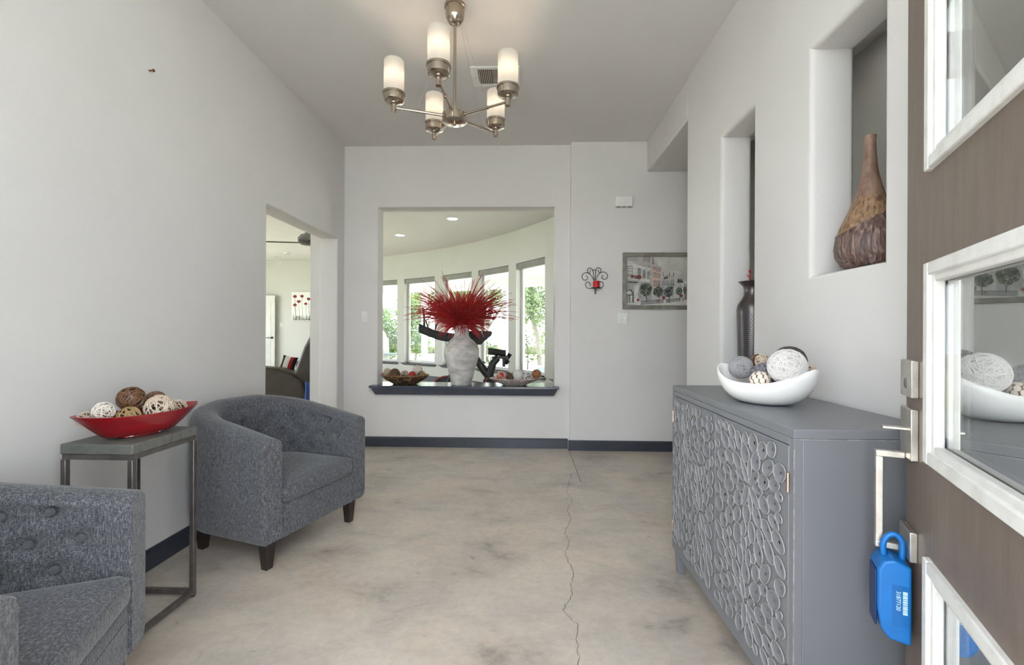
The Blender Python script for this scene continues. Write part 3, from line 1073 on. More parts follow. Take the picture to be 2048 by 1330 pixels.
# side table
t = thing('side_table', 'slim metal-framed side table with weathered grey top between the armchairs', 'table', (-1.465, 1.65, 0))
MB().box(-.128, .128, -.152, .152, .655, .690).build('table_top', 'weathered_wood', t, bevel=0.003)
fr = MB()
w = 0.018
for s in (-1, 1):
    fr.box(-.12, .12, s * .143 - w / 2, s * .143 + w / 2, .637, .655)
    fr.box(s * .118 - w / 2, s * .118 + w / 2, -.134, .134, .637, .655)
fr.build('top_frame', 'table_metal', t)
for sx in (-1, 1):
    for sy in (-1, 1):
        MB().box(sx * .118 - w / 2, sx * .118 + w / 2, sy * .143 - w / 2, sy * .143 + w / 2, .004, .637).build('leg', 'table_metal', t, bevel=.002)
MB().box(.109, .127, -.134, .134, .012, .030).build('floor_bar', 'table_metal', t)
MB().box(-.109, .109, .134, .152, .012, .030).build('floor_bar', 'table_metal', t)
MB().box(-.127, -.109, -.134, .134, .012, .030).build('floor_bar', 'table_metal', t)
for sx in (-1, 1):
    for sy in (-1, 1):
        MB().lathe([(.009, 0), (.009, .005)], 10, Matrix.Translation((sx * .118, sy * .143, 0))).build('foot_pad', 'leg_dark', t)


# ---- decorative balls
def loops_mesh(name, mats, nloop, tr, seed, core=None, wob=0.05, seg=26, tilt=None):
    rnd = random.Random(seed)
    mb = MB()
    if core:
        mb.mi = 1
        mb.sphere((0, 0, 0), core, 20, 12)
        mb.mi = 0
    for k in range(nloop):
        ax = Vector((rnd.gauss(0, 1), rnd.gauss(0, 1), rnd.gauss(0, 1) * (tilt or 1))).normalized()
        u = ax.orthogonal().normalized()
        v = ax.cross(u)
        off = rnd.uniform(-.45, .45)
        rr = math.sqrt(1 - off * off)
        ph = rnd.uniform(0, 6)
        pts = []
        for i in range(seg):
            a = 2 * PI * i / seg
            p = u * (math.cos(a) * rr) + v * (math.sin(a) * rr) + ax * (off + wob * math.sin(2 * a + ph))
            pts.append(p.normalized() * (1 - tr - 0.07 * rnd.random() * (0.3 if core else 1)))
        mb.tube(pts, tr, 4, closed=True)
    return mb.mesh(name, mats, smooth=True, angle=80)


def scale_mesh(name, m, n=60):
    mb = MB()
    mb.sphere((0, 0, 0), 0.93, 20, 12)
    for k in range(n):
        z = 1 - 2 * (k + .5) / n
        r = math.sqrt(1 - z * z)
        a = k * 2.39996
        mb.sphere((r * math.cos(a) * .86, r * math.sin(a) * .86, z * .86), .21, 8, 5)
    return mb.mesh(name, m, smooth=True)


def petal_ball(name):
    mb = MB()
    mb.mi = 1
    mb.sphere((0, 0, 0), 0.93, 20, 12)
    mb.mi = 0
    for k in range(48):
        z = 1 - 2 * (k + .5) / 48
        r = math.sqrt(1 - z * z)
        a = k * 2.39996
        c = Vector((r * math.cos(a), r * math.sin(a), z))
        e1 = Vector((0, 0, 1)) - c * z
        e1 = e1.normalized() if e1.length > 1e-3 else Vector((1, 0, 0))
        e2 = c.cross(e1)
        ring = [c * .93 + e1 * (.29 * math.cos(t * PI / 5)) + e2 * (.225 * math.sin(t * PI / 5)) for t in range(10)]
        ring = [p.normalized() * .97 for p in ring]
        mb.add(ring + [c * 1.0], [(i, (i + 1) % 10, 10) for i in range(10)])
    return mb.mesh(name, ['ball_cream', 'rattan_brown'], smooth=True, angle=70)


BALL = {
    'cream': loops_mesh('rattan_ball', 'rattan_cream', 26, .045, 1),
    'white': loops_mesh('rattan_ball', 'rattan_white', 26, .042, 2),
    'brown': loops_mesh('vine_ball', ['rattan_brown', 'rattan_dark'], 26, .07, 3, core=.80, wob=.12),
    'olive': loops_mesh('vine_ball', ['rattan_olive', 'rattan_dark'], 22, .055, 4, core=.72, tilt=3),
    'mixed': loops_mesh('vine_ball', ['rattan_cream', 'rattan_brown'], 18, .05, 5, core=.80),
    'yarn_grey': loops_mesh('yarn_ball', ['yarn_grey', 'yarn_dim'], 75, .03, 6, core=.945, wob=.02, seg=22),
    'yarn_white': loops_mesh('yarn_ball', ['yarn_white', 'yarn_mid'], 60, .030, 7, core=.955, wob=.02, seg=24),
    'slate': scale_mesh('pod_ball', 'ball_slate'),
    'petal': petal_ball('petal_ball'),
    'dark': loops_mesh('vine_ball', ['rattan_dark', 'ball_slate'], 40, .05, 8, core=.9, tilt=.4),
    'red': loops_mesh('vine_ball', ['ball_red', 'ball_red'], 18, .08, 9, core=.88),
    'redtan': loops_mesh('vine_ball', ['rattan_cream', 'ball_red'], 9, .07, 10, core=.92),
    'copper': loops_mesh('vine_ball', ['ball_copper', 'rattan_brown'], 28, .06, 11, core=.90),
    'bw': loops_mesh('vine_ball', ['yarn_white', 'rattan_dark'], 16, .065, 12, core=.93),
}


def ball(kind, loc, r, label, group, rot=0):
    me = BALL[kind]
    o = link(me.name.split('.')[0], me)
    o.location = loc
    o.scale = (r, r, r)
    o.rotation_euler = (rot, rot * 1.7, rot * .6)
    return tag(o, label, 'decorative ball', group)


# ---- red boat bowl on the side table
bw = thing('boat_bowl', 'long glossy red boat-shaped bowl on the side table', 'bowl', (-1.437, 1.642, 0.690), math.atan2(.325, .156))


def boat(Lr, Wr, Lb, Wb, h, t=.006, n=48, e=2.6, tip=0.0, zb=.012):
    """rim half-length/width, base half-length/width, pointed oval"""
    def ring(L, W, z, tipup=0.0):
        out = []
        for i in range(n):
            a = 2 * PI * i / n
            c, s = math.cos(a), math.sin(a)
            x = L * math.copysign(abs(c) ** (0.9), c)
            y = W * math.copysign(abs(s) ** 1.15, s)
            out.append((x, y, z + tipup * abs(c) ** 2.2))
        return out
    rings = []
    m = 8
    for k in range(m + 1):
        f = k / m
        rings.append(ring(Lb + (Lr - Lb) * f ** .92, Wb + (Wr - Wb) * f ** .75, zb + (h - zb) * f, tip * f))
    rings.append(ring(Lr - t * .3, Wr - t * .3, h + t * .4, tip))
    for k in range(m, -1, -1):
        f = k / m
        rings.append(ring((Lb + (Lr - Lb) * f ** .92) - t, (Wb + (Wr - Wb) * f ** .75) - t, max(zb + t, zb + (h - zb) * f), tip * f))
    mb = MB()
    mb.grid(rings, close_u=True)
    mb.add(rings[0], [tuple(range(n - 1, -1, -1))])
    mb.add(rings[-1], [tuple(range(n))])
    return mb


boat(.198, .098, .110, .050, .086, tip=.012).build('bowl', 'red_lacquer', bw, smooth=True, angle=50)
MB().lathe([(.001, 0), (.80, 0), (.86, .004), (.82, .013)], 36, sx=.078, sy=.040).build('foot_ring', 'red_lacquer', bw, smooth=True)
G1 = 'woven balls in the red bowl'


def settle(items, it=10):
    """push neighbouring balls apart until they only touch; items: [kind, Vector, r, label]"""
    for _ in range(it):
        for i in range(len(items)):
            for j in range(i):
                a, b = items[i], items[j]
                d_ = a[1] - b[1]
                gap = (a[2] + b[2]) * 0.99 - d_.length
                if gap > 0:
                    d_.normalize()
                    a[1] += d_ * gap * .5
                    b[1] -= d_ * gap * .5
    return items


def in_bowl(root, lx, ly, z):
    m = Matrix.Translation(root.location) @ Matrix.Rotation(root.rotation_euler[2], 4, 'Z')
    return m @ Vector((lx, ly, z))


pile = []
for kind, lx, ly, z, r, lab in (
        ('white', -.110, -.008, .097, .035, 'pale white rattan ball near the left tip of the red bowl'),
        ('cream', -.137, .020, .085, .028, 'small cream ball tucked behind the pale white one in the red bowl'),
        ('olive', -.046, -.022, .086, .046, 'olive brown vine ball at the front middle of the red bowl'),
        ('brown', -.014, .022, .124, .046, 'dark reddish brown vine ball on top of the pile in the red bowl'),
        ('cream', .042, -.022, .096, .052, 'large cream rattan ball in the right half of the red bowl'),
        ('brown', .073, .050, .111, .040, 'brown ball peeking out behind the large cream one'),
        ('mixed', .118, .000, .084, .035, 'brown and cream woven ball at the right tip of the red bowl')):
    pile.append([kind, in_bowl(bw, lx, ly, z), r, lab])
for q, it in enumerate(settle(pile)):
    ball(*it, G1, q * 1.3)

# ---- cabinet
cb = thing('sideboard_cabinet', 'grey two-door cabinet with carved petal fronts against the right wall', 'cabinet', (0.875, 1.6225, 0))
hx, hy = 0.195, 0.4675      # local: front is -x
MB().box(-hx, hx, -hy, hy, .815, .840).build('cabinet_top', 'cab_grey', cb, bevel=.003)
bd = MB()
bd.box(-hx + .022, hx, -hy, -hy + .02, .10, .815).box(-hx + .022, hx, hy - .02, hy, .10, .815)
bd.box(hx - .012, hx, -hy + .02, hy - .02, .10, .815).box(-hx + .022, hx - .012, -hy + .02, hy - .02, .10, .12)
bd.box(-hx, -hx + .022, -hy, -hy + .022, .10, .815).box(-hx, -hx + .022, hy - .022, hy, .10, .815)
bd.box(-hx, -hx + .022, -hy + .022, hy - .022, .795, .815).box(-hx, -hx + .022, -hy + .022, hy - .022, .10, .135)
bd.build('carcass', 'cab_grey', cb, bevel=.0015)
for y in (-1, 1):
    for x in (-1, 1):
        MB().frustum(x * (hx - .024), y * (hy - .045), 0, .10, .014, .016, .020, .024).build('leg', 'cab_grey', cb, bevel=.002)
# worn light line along the near front corner and the top edge
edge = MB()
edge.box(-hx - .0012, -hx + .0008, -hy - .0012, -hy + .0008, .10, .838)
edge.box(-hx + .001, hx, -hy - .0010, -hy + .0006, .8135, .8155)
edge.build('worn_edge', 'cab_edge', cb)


def petal_meshes():
    n = 18
    dish, rim = MB(), MB()

    def pr(a, f):
        c, s = math.cos(a), math.sin(a)
        return (f * c, f * s * (1.0 - 0.10 * c))
    rows = []
    for f, d in ((.985, .30), (.94, .0), (.80, -.5), (.45, -.85), (.15, -1.0)):
        rows.append([(d, *pr(2 * PI * i / n, f)) for i in range(n)])
    dish.grid(rows, close_u=True)
    dish.add(rows[-1], [tuple(range(n))])
    rows = []
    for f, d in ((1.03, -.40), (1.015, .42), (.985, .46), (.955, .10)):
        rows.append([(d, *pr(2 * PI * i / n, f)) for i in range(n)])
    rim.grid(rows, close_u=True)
    return rim, dish


rim_mb, dish_mb = petal_meshes()
both = MB()
both.mi = 0
both.add(dish_mb.v, dish_mb.f)
both.mi = 1
both.add(rim_mb.v, rim_mb.f)
petal_me = both.mesh('petal', ['cab_grey', 'cab_edge'], smooth=True, angle=60)
for v in petal_me.vertices:      # raised side towards -x (out of the door)
    v.co.x = -v.co.x
finish(petal_me, True, 60)

rnd = random.Random(21)
dz0, dz1 = .137, .793


def flower_field(y0, y1, z0, z1, flowers):
    """concentric staggered rings of radiating petals round each flower centre, meeting halfway between flowers"""
    placed = []
    cells = []
    for fi, (cy, cz) in enumerate(flowers):
        ph = rnd.uniform(0, 6)
        #        centre radius, count, length, width, stagger
        rings = [(.043, 9, .070, .028, 0), (.092, 9, .070, .049, .5), (.137, 18, .068, .040, .25), (.187, 18, .074, .049, .75),
                 (.232, 28, .072, .047, 0), (.282, 28, .078, .054, .5), (.330, 40, .072, .047, 0), (.380, 40, .074, .052, .5)]
        for ring, (rc, cnt, ln, wd, stg) in enumerate(rings):
            for k in range(cnt):
                a = 2 * PI * (k + stg) / cnt + ph
                cells.append((ring, fi, cy + rc * math.cos(a), cz + rc * math.sin(a), a, ln * rnd.uniform(.92, 1.06), wd))
    cells.sort(key=lambda c: c[0])

    def samples(py, pz, a, ln, wd):
        out = []
        for t in (-1.0, -.8, -.4, 0, .4, .8, 1.0):
            hw = wd / 2 * math.sqrt(max(0, 1 - t * t))
            for s in (-1, 0, 1):
                x = t * ln / 2
                out.append((py + x * math.cos(a) - s * hw * math.sin(a), pz + x * math.sin(a) + s * hw * math.cos(a)))
        return out

    def inside(p, q, g=.985):
        dy, dz = p[0] - q[0], p[1] - q[1]
        c, s = math.cos(q[2]), math.sin(q[2])
        u, v = (dy * c + dz * s) / (q[3] / 2 * g), (-dy * s + dz * c) / (q[4] / 2 * g)
        return u * u + v * v < 1

    def try_place(cy, cz, a, l2, w2):
        sm = samples(cy, cz, a, l2, w2)
        if any(not (y0 + .002 < p[0] < y1 - .002 and z0 + .002 < p[1] < z1 - .002) for p in sm):
            return False
        me_ = (cy, cz, a, l2, w2)
        for q in placed:
            if math.hypot(cy - q[0], cz - q[1]) > (l2 + q[3]) / 2:
                continue
            if any(inside(p, q) for p in sm) or any(inside(p, me_) for p in samples(*q)):
                return False
        placed.append(me_)
        return True
    for ring, fi, py, pz, a, ln, wd in cells:
        dist = sorted((math.hypot(py - f[0], pz - f[1]), i) for i, f in enumerate(flowers))
        if dist[0][1] != fi:
            continue
        for sh in (1.0, .85, .7, .55, .42):
            l2, w2 = ln * sh, wd * (sh ** .7)
            if try_place(py, pz, a, l2, w2) or try_place(py - math.cos(a) * (ln - l2) / 2, pz - math.sin(a) * (ln - l2) / 2, a, l2, w2) \
                    or try_place(py + math.cos(a) * (ln - l2) / 2, pz + math.sin(a) * (ln - l2) / 2, a, l2, w2):
                break
    for l2, w2, tries in ((.074, .044, 500), (.060, .040, 700), (.050, .036, 900), (.040, .030, 900), (.030, .024, 900)):
        for k in range(tries):
            py, pz = rnd.uniform(y0 + .012, y1 - .012), rnd.uniform(z0 + .012, z1 - .012)
            near = min(flowers, key=lambda f: math.hypot(py - f[0], pz - f[1]))
            try_place(py, pz, math.atan2(pz - near[1], py - near[0]) + rnd.gauss(0, .25), l2, w2)
    # let every petal swell until it meets its neighbours or the rail
    for _ in range(7):
        for k in range(len(placed)):
            for fl_, fw_ in ((1.0, 1.07), (1.06, 1.0)):
                q = placed.pop(k)
                l2, w2 = q[3] * fl_, q[4] * fw_
                if l2 > .098 or w2 > .054 or w2 > l2 * .95 or not try_place(q[0], q[1], q[2], l2, w2):
                    placed.insert(k, q)
                else:
                    placed.insert(k, placed.pop())
    return placed


def cab_door(y0, y1, flowers, hinge_y):
    d = MB().box(-hx - .001, -hx + .018, y0, y1, dz0, dz1).build('door', 'cab_grey', cb, bevel=.002)
    d['label'] = 'cabinet door carved with radiating petals'
    fl = flower_field(y0 + .004, y1 - .004, dz0 + .004, dz1 - .004, flowers)
    for py, pz, a, ln, wd in fl:
        o = link('petal', petal_me, d)
        o.location = (-hx - .0046, py, pz)
        o.rotation_euler = (a, 0, 0)
        o.scale = (.0036, ln / 2 * .985, wd / 2 * .985)
    for z in (.70, .205):
        MB().lathe([(.004, z - .025), (.004, z + .025)], 8, Matrix.Translation((-hx - .004, hinge_y, 0))).build('hinge', 'hinge', d)
    return len(fl)


npet = cab_door(-hy + .022, -.0015, [(-.246, .624), (-.225, .259)], -hy + .0205)
npet += cab_door(.0015, hy - .022, [(.305, .639), (.129, .394), (.37, .16)], hy - .0205)

# ---- white boat bowl with balls on the cabinet
wbow = thing('boat_bowl', 'white ceramic boat-shaped bowl with upswept tips on the grey cabinet', 'bowl', (0.828, 1.580, 0.840), math.atan2(-.28, .177))


def swoop(L, W, hmid, htip, t=.007, n=56):
    rings = []
    m = 9

    def ring(f, inset=0.0, lift=0.0):
        out = []
        for i in range(n):
            a = 2 * PI * i / n
            c, s = math.cos(a), math.sin(a)
            hz = hmid + (htip - hmid) * abs(c) ** 2.4
            x = (L * (.30 + .70 * math.sin(f * PI / 2) ** .95) - inset) * math.copysign(abs(c) ** .92, c)
            y = (W * (.30 + .70 * math.sin(f * PI / 2) ** .8) - inset) * math.copysign(abs(s) ** 1.05, s)
            z = hz * (1 - math.cos(f * PI / 2) ** 1.0) + lift
            out.append((x, y, z))
        return out
    for k in range(m + 1):
        rings.append(ring(k / m))
    rings.append(ring(1.0, t * .5, t * .45))
    for k in range(m, -1, -1):
        rings.append(ring(k / m, t, t * (1 - k / m)))
    mb = MB()
    mb.grid(rings, close_u=True)
    mb.add(rings[0], [tuple(range(n - 1, -1, -1))])
    mb.add(rings[-1], [tuple(range(n))])
    return mb


swoop(.165, .110, .072, .125).build('bowl', 'ceramic_white', wbow, smooth=True, angle=60)
G2 = 'decorative balls in the white bowl'
pile = []
for kind, lx, ly, z, r, lab in (
        ('yarn_grey', -.072, -.010, .116, .042, 'grey yarn ball at the left end of the white bowl'),
        ('slate', .004, -.008, .104, .043, 'slate ball of knobbly pods in the middle of the white bowl'),
        ('petal', .028, -.060, .090, .033, 'small cream ball with petal scales at the front of the white bowl'),
        ('yarn_white', .088, -.024, .127, .059, 'big white yarn ball, largest in the white bowl'),
        ('dark', .040, .062, .140, .054, 'dark grey twine ball behind the big white yarn ball'),
        ('brown', -.056, .062, .140, .024, 'little brown ball at the back of the white bowl'),
        ('cream', -.030, .040, .135, .028, 'cream wood-curl ball behind the slate pods'),
        ('mixed', .124, .026, .118, .022, 'small pale striped ball at the right tip of the white bowl')):
    pile.append([kind, in_bowl(wbow, lx, ly, z), r, lab])
for q, it in enumerate(settle(pile)):
    ball(*it, G2, q * 1.3 + 1)

# ---- niche vases
gv = thing('gourd_vase', 'tall-necked brown gourd vase of ribbed fibre in the upper niche', 'vase', (1.195, 1.598, 1.305))
gp = [(.001, 0), (.060, 0), (.082, .012), (.100, .045), (.104, .075), (.099, .110), (.086, .150), (.071, .185), (.058, .215), (.047, .245),
      (.036, .28), (.028, .315), (.0225, .35), (.019, .39), (.0170, .43), (.0165, .455), (.0185, .463), (.013, .466), (.011, .45)]


def cut_profile(p, z0, z1):
    return [q for q in p if z0 <= q[1] <= z1]




def gourd_r(z):
    for (r0, z0), (r1, z1) in zip(gp[1:], gp[2:]):
        if z0 <= z <= z1:
            return r0 + (r1 - r0) * (z - z0) / max(z1 - z0, 1e-6)
    return gp[1][0]


def seam_z(a, mid, amp):
    return mid + amp * (math.cos(a) * .79 - math.sin(a) * .61)


def gourd_zone(name, m_, lo, hi, steps):
    rows_ = []
    for j in range(steps + 1):
        row = []
        for i in range(48):
            a = 2 * PI * i / 48
            z_ = lo(a) + (hi(a) - lo(a)) * j / steps
            r_ = gourd_r(z_)
            row.append((r_ * math.cos(a), r_ * math.sin(a), z_))
        rows_.append(row)
    mb_ = MB().grid(rows_, close_u=True)
    if name == 'body':
        mb_.add(rows_[0], [tuple(range(47, -1, -1))])
    return mb_.build(name, m_, gv, smooth=True)


gourd_zone('body', 'gourd_body', lambda a: 0.0, lambda a: seam_z(a, .160, .042), 16)
gourd_zone('shoulder_band', 'gourd_band', lambda a: seam_z(a, .160, .042), lambda a: .247, 10)
gourd_zone('neck', 'gourd_neck', lambda a: .247, lambda a: .463, 20)
MB().lathe([(.0185, .463), (.013, .466), (.011, .45)], 24, closed=False).build('lip', 'gourd_neck', gv, smooth=True)
sm_ = []
for i in range(48):
    a = 2 * PI * i / 48
    z_ = seam_z(a, .160, .042)
    sm_.append((gourd_r(z_) * math.cos(a), gourd_r(z_) * math.sin(a), z_))
MB().tube(sm_, .0028, 5, closed=True).build('ridge', 'gourd_band', gv, smooth=True)

fv = thing('floor_vase', 'slender dark pewter vase with a pierced body in the far niche', 'vase', (1.188, 2.385, 0.60))
MB().lathe([(.001, 0), (.060, 0), (.062, .01), (.072, .45), (.076, .58)], 40, closed=False).build('pierced_body', 'pierced_metal', fv, smooth=True)
MB().lathe([(.076, .58), (.077, .60), (.072, .628), (.055, .655), (.044, .675), (.041, .70), (.046, .725), (.062, .745), (.070, .749), (.066, .745), (.042, .72)], 40, closed=False).build('neck', 'pewter', fv, smooth=True)
st = thing('dried_twig', 'red dried twig standing in the pierced pewter vase', 'twig', (1.188, 2.385, 1.30))
MB().tube([(0, 0, -.2), (.0, .01, 0), (-.012, .012, .07), (-.006, .012, .11)], .004, 6, .002).build('stem', 'stem_red', st)
for a, z in ((.4, .05), (2.4, .075), (4.0, .10)):
    MB().tube([(-.01, .012, z), (-.01 + .018 * math.cos(a), .012 + .018 * math.sin(a), z + .012)], .005, 6, .001).build('bud', 'stem_red', st)

# ---- tall white vase with red stems on the sill
bv = thing('urn_vase', 'large mottled whitewashed urn vase on the pass-through sill', 'vase', (-0.602, 4.262, 0.578))
vp = [(.001, 0), (.096, 0), (.099, .012), (.108, .06), (.126, .13), (.147, .20), (.162, .26), (.167, .30), (.163, .335), (.146, .375), (.115, .412),
      (.086, .437), (.071, .46), (.066, .485), (.070, .51), (.080, .535), (.089, .552), (.090, .560), (.084, .560), (.068, .53), (.058, .48)]
MB().lathe(vp, 48, closed=False).build('body', 'plaster_vase', bv, smooth=True, angle=60)

bq = thing('dried_bouquet', 'bushy bouquet of spiky red dried stems in the whitewashed vase', 'dried flowers', (-0.602, 4.262, 1.115))


def stem_pts(rnd, az, pol, L, droop):
    d = Vector((math.sin(pol) * math.cos(az), math.sin(pol) * math.sin(az), math.cos(pol)))
    up = Vector((0, 0, 1))
    p = Vector((rnd.uniform(-.035, .035), rnd.uniform(-.035, .035), rnd.uniform(-.02, .0)))
    pts = [p.copy()]
    k = 6
    cur = (up * 0.75 + d * 0.7).normalized()
    for i in range(k):
        f = (i + 1) / k
        dirv = (cur * (1 - f) ** 1.6 + d * (1 - (1 - f) ** 1.6))
        dirv.z -= droop * f * f
        dirv.normalize()
        p = p + dirv * (L / k)
        pts.append(p.copy())
    return pts


rnd = random.Random(77)
dense, dense2 = MB(), MB()
for k in range(760):
    az = rnd.uniform(0, 2 * PI)
    pol = R(rnd.triangular(8, 100, 74))
    L = rnd.uniform(.30, .58) * (1.0 if pol > R(45) else .98)
    L *= .72 + .28 * abs(math.cos(az))
    (dense if rnd.random() < .74 else dense2).tube(stem_pts(rnd, az, pol, L, rnd.uniform(.0, .40)), rnd.uniform(.0036, .0060), 3, .0020)
for k in range(170):     # ribbons hanging over the neck
    az = rnd.uniform(0, 2 * PI)
    dense.tube(stem_pts(rnd, az, R(rnd.uniform(70, 118)), rnd.uniform(.12, .30), rnd.uniform(.2, .8)), .006, 3, .003)
for k in range(160):     # upright fill
    az = rnd.uniform(0, 2 * PI)
    dense.tube(stem_pts(rnd, az, R(rnd.uniform(3, 55)), rnd.uniform(.2, .36), .0), .006, 3, .003)
a_ = dense.build('stem_mass', 'stem_red', bq)
a_['kind'] = 'stuff'
b_ = dense2.build('stem_mass', 'stem_rust', bq)
b_['kind'] = 'stuff'
for k in range(64):
    az = rnd.choice((0, PI)) + rnd.gauss(0, .7)
    pol = R(rnd.triangular(5, 96, 75))
    MB().tube(stem_pts(rnd, az, pol, rnd.uniform(.46, .64) * (1 if pol > R(40) else .9), rnd.uniform(0, .45)), .0032, 4, .0016).build('stem', 'stem_rust' if k % 3 else 'stem_red', bq)

# ---- two bowls of balls on the sill
b1 = thing('shallow_bowl', 'dark mosaic bowl at the left end of the pass-through sill', 'bowl', (-1.135, 4.235, 0.578))
MB().lathe([(.001, .0), (.46, .0), (.52, .008), (.80, .045), (1.0, .085), (.985, .089), (.78, .052), (.50, .016), (.001, .012)], 40, sx=.232, sy=.150, closed=False).build('bowl', 'dark_mosaic', b1, smooth=True)
MB().tube([(.230 * math.cos(a), .149 * math.sin(a), .087) for a in (2 * PI * i / 40 for i in range(40))], .004, 5, closed=True).build('rim', 'mosaic_gold', b1, smooth=True)
b2 = thing('shallow_bowl', 'pale shell-mosaic bowl at the right end of the pass-through sill', 'bowl', (-0.095, 4.235, 0.578))
MB().lathe([(.001, .0), (.44, .0), (.50, .008), (.80, .036), (1.0, .062), (.985, .067), (.78, .044), (.48, .016), (.001, .012)], 40, sx=.240, sy=.150, closed=False).build('bowl', 'shell_mosaic', b2, smooth=True)
G3, G4 = 'decorative balls in the dark mosaic bowl', 'decorative balls in the shell bowl'
pile = []
for kind, x, y, z, r, lab in (
        ('cream', -.172, .02, .108, .040, 'cream wire ball leftmost in the dark mosaic bowl'),
        ('brown', -.092, -.015, .098, .052, 'dark brown vine ball in the dark mosaic bowl'),
        ('mixed', -.005, -.012, .092, .042, 'tan woven ball left of the red one in the dark bowl'),
        ('red', .072, -.022, .092, .033, 'small bright red ball in the dark mosaic bowl'),
        ('white', .112, .040, .126, .050, 'airy white wire ball at the back of the dark bowl'),
        ('olive', .158, -.008, .093, .037, 'beige woven ball rightmost in the dark mosaic bowl')):
    pile.append([kind, Vector((b1.location.x + x, b1.location.y + y, b1.location.z + z)), r, lab])
for q, it in enumerate(settle(pile)):
    ball(*it, G3, q * 1.3)
pile = []
for kind, x, y, z, r, lab in (
        ('redtan', -.125, -.005, .082, .048, 'red and tan ball leftmost in the shell bowl'),
        ('brown', -.043, .010, .074, .038, 'brown vine ball between red and white ones in the shell bowl'),
        ('yarn_white', .036, -.012, .094, .050, 'white ball in the middle of the shell bowl'),
        ('bw', .121, -.005, .080, .044, 'black and white woven ball in the shell bowl'),
        ('copper', .196, .01, .100, .046, 'shiny copper ball rightmost in the shell bowl')):
    pile.append([kind, Vector((b2.location.x + x, b2.location.y + y, b2.location.z + z)), r, lab])
for q, it in enumerate(settle(pile)):
    ball(*it, G4, q * 1.3)

# ================================================================ CHANDELIER
ch = thing('chandelier', 'brushed nickel five-light chandelier with frosted cylinder shades', 'chandelier', (-0.379, 2.379, 0))
MB().lathe([(.001, 2.81), (.056, 2.81), (.056, 2.797), (.050, 2.795), (.050, 2.762), (.046, 2.740), (.032, 2.718), (.012, 2.708), (.001, 2.708)], 40, closed=False).build('canopy', 'nickel', ch, smooth=True, angle=35)
MB().lathe([(.0085, 2.20), (.0085, 2.72)], 16).build('rod', 'nickel', ch, smooth=True)
hub = MB().lathe([(.001, 2.176), (.0085, 2.176), (.0085, 2.190), (.060, 2.190), (.065, 2.193), (.065, 2.232), (.060, 2.236), (.012, 2.238), (.010, 2.26), (.001, 2.26)], 40, closed=False).build('hub', 'nickel', ch, smooth=True, angle=35)
AR = .312
for k in range(5):
    a = R(49.3 + 72 * k)
    ca, sa = math.cos(a), math.sin(a)
    P = lambda r, z: (r * ca, r * sa, z)
    MB().tube([P(.055, 2.222), P(.19, 2.230)], .0075, 10).tube([P(.186, 2.2298), P(.20, 2.2306)], .0095, 10).tube([P(.20, 2.2306), P(AR, 2.236)], .0062, 10).build('arm', 'nickel', ch, smooth=True)
    M = Matrix.Translation(P(AR, 0))
    MB().lathe([(.001, 2.216), (.0135, 2.216), (.0135, 2.252), (.022, 2.256), (.022, 2.262), (.046, 2.266), (.052, 2.270), (.054, 2.290), (.054, 2.300), (.0575, 2.301), (.0575, 2.312), (.050, 2.313), (.050, 2.285), (.001, 2.284)], 32, M, closed=False).build('socket_cup', 'nickel', ch, smooth=True, angle=35)
    MB().lathe([(.0515, 2.300), (.0515, 2.475), (.0495, 2.478), (.0475, 2.475), (.0475, 2.300)], 32, M, closed=False).build('glass_shade', 'opal_glass', ch, smooth=True)
    MB().lathe([(.001, 2.285), (.013, 2.285), (.013, 2.335), (.001, 2.336)], 14, M, closed=False).build('lamp_holder', 'plastic_white', ch, smooth=True)
    MB().sphere(P(AR, 2.395), .021, 14, 10, (1, 1, 1.5)).build('bulb', 'bulb', ch, smooth=True)
    MB().tube([P(.036, 2.742), P(.193, 2.238)], .0009, 4).build('cable', 'satin_steel', ch)

# ================================================================ CEILING FIXTURES
vt = thing('ceiling_vent', 'white ceiling air vent with slanted slats behind the chandelier', 'air vent', (-0.205, 3.04, H))
vf = MB()
X, Y = .165, .118
vf.box(-X, -X + .05, -Y, Y, -.010, 0).box(X - .05, X, -Y, Y, -.010, 0).box(-X + .05, X - .05, -Y, -Y + .028, -.010, 0).box(-X + .05, X - .05, Y - .028, Y, -.010, 0)
vf.build('vent_frame', 'trim_white', vt, bevel=.004)
MB().box(-X + .05, X - .05, -Y + .028, Y - .028, -.0015, 0).build('duct_shadow', 'vent_shadow', vt)
for k in range(7):
    x = -X + .058 + k * .0125
    MB().box(-.0042, .0042, -Y + .028, Y - .028, -.0012, .0012, Matrix.Translation((x, 0, -.006)) @ Matrix.Rotation(R(40), 4, 'Y')).build('slat', 'vent_paint', vt)
for k in range(13):
    y = -Y + .035 + k * .0135
    MB().box(-X + .142, X - .05, -.0058, .0058, -.001, .001, Matrix.Translation((0, y, -.006)) @ Matrix.Rotation(R(22), 4, 'X')).build('slat', 'vent_paint', vt)
MB().lathe([(.0035, -.0105), (.0035, -.0095)], 8, Matrix.Translation((-X + .03, 0, 0))).build('screw', 'iron', vt)

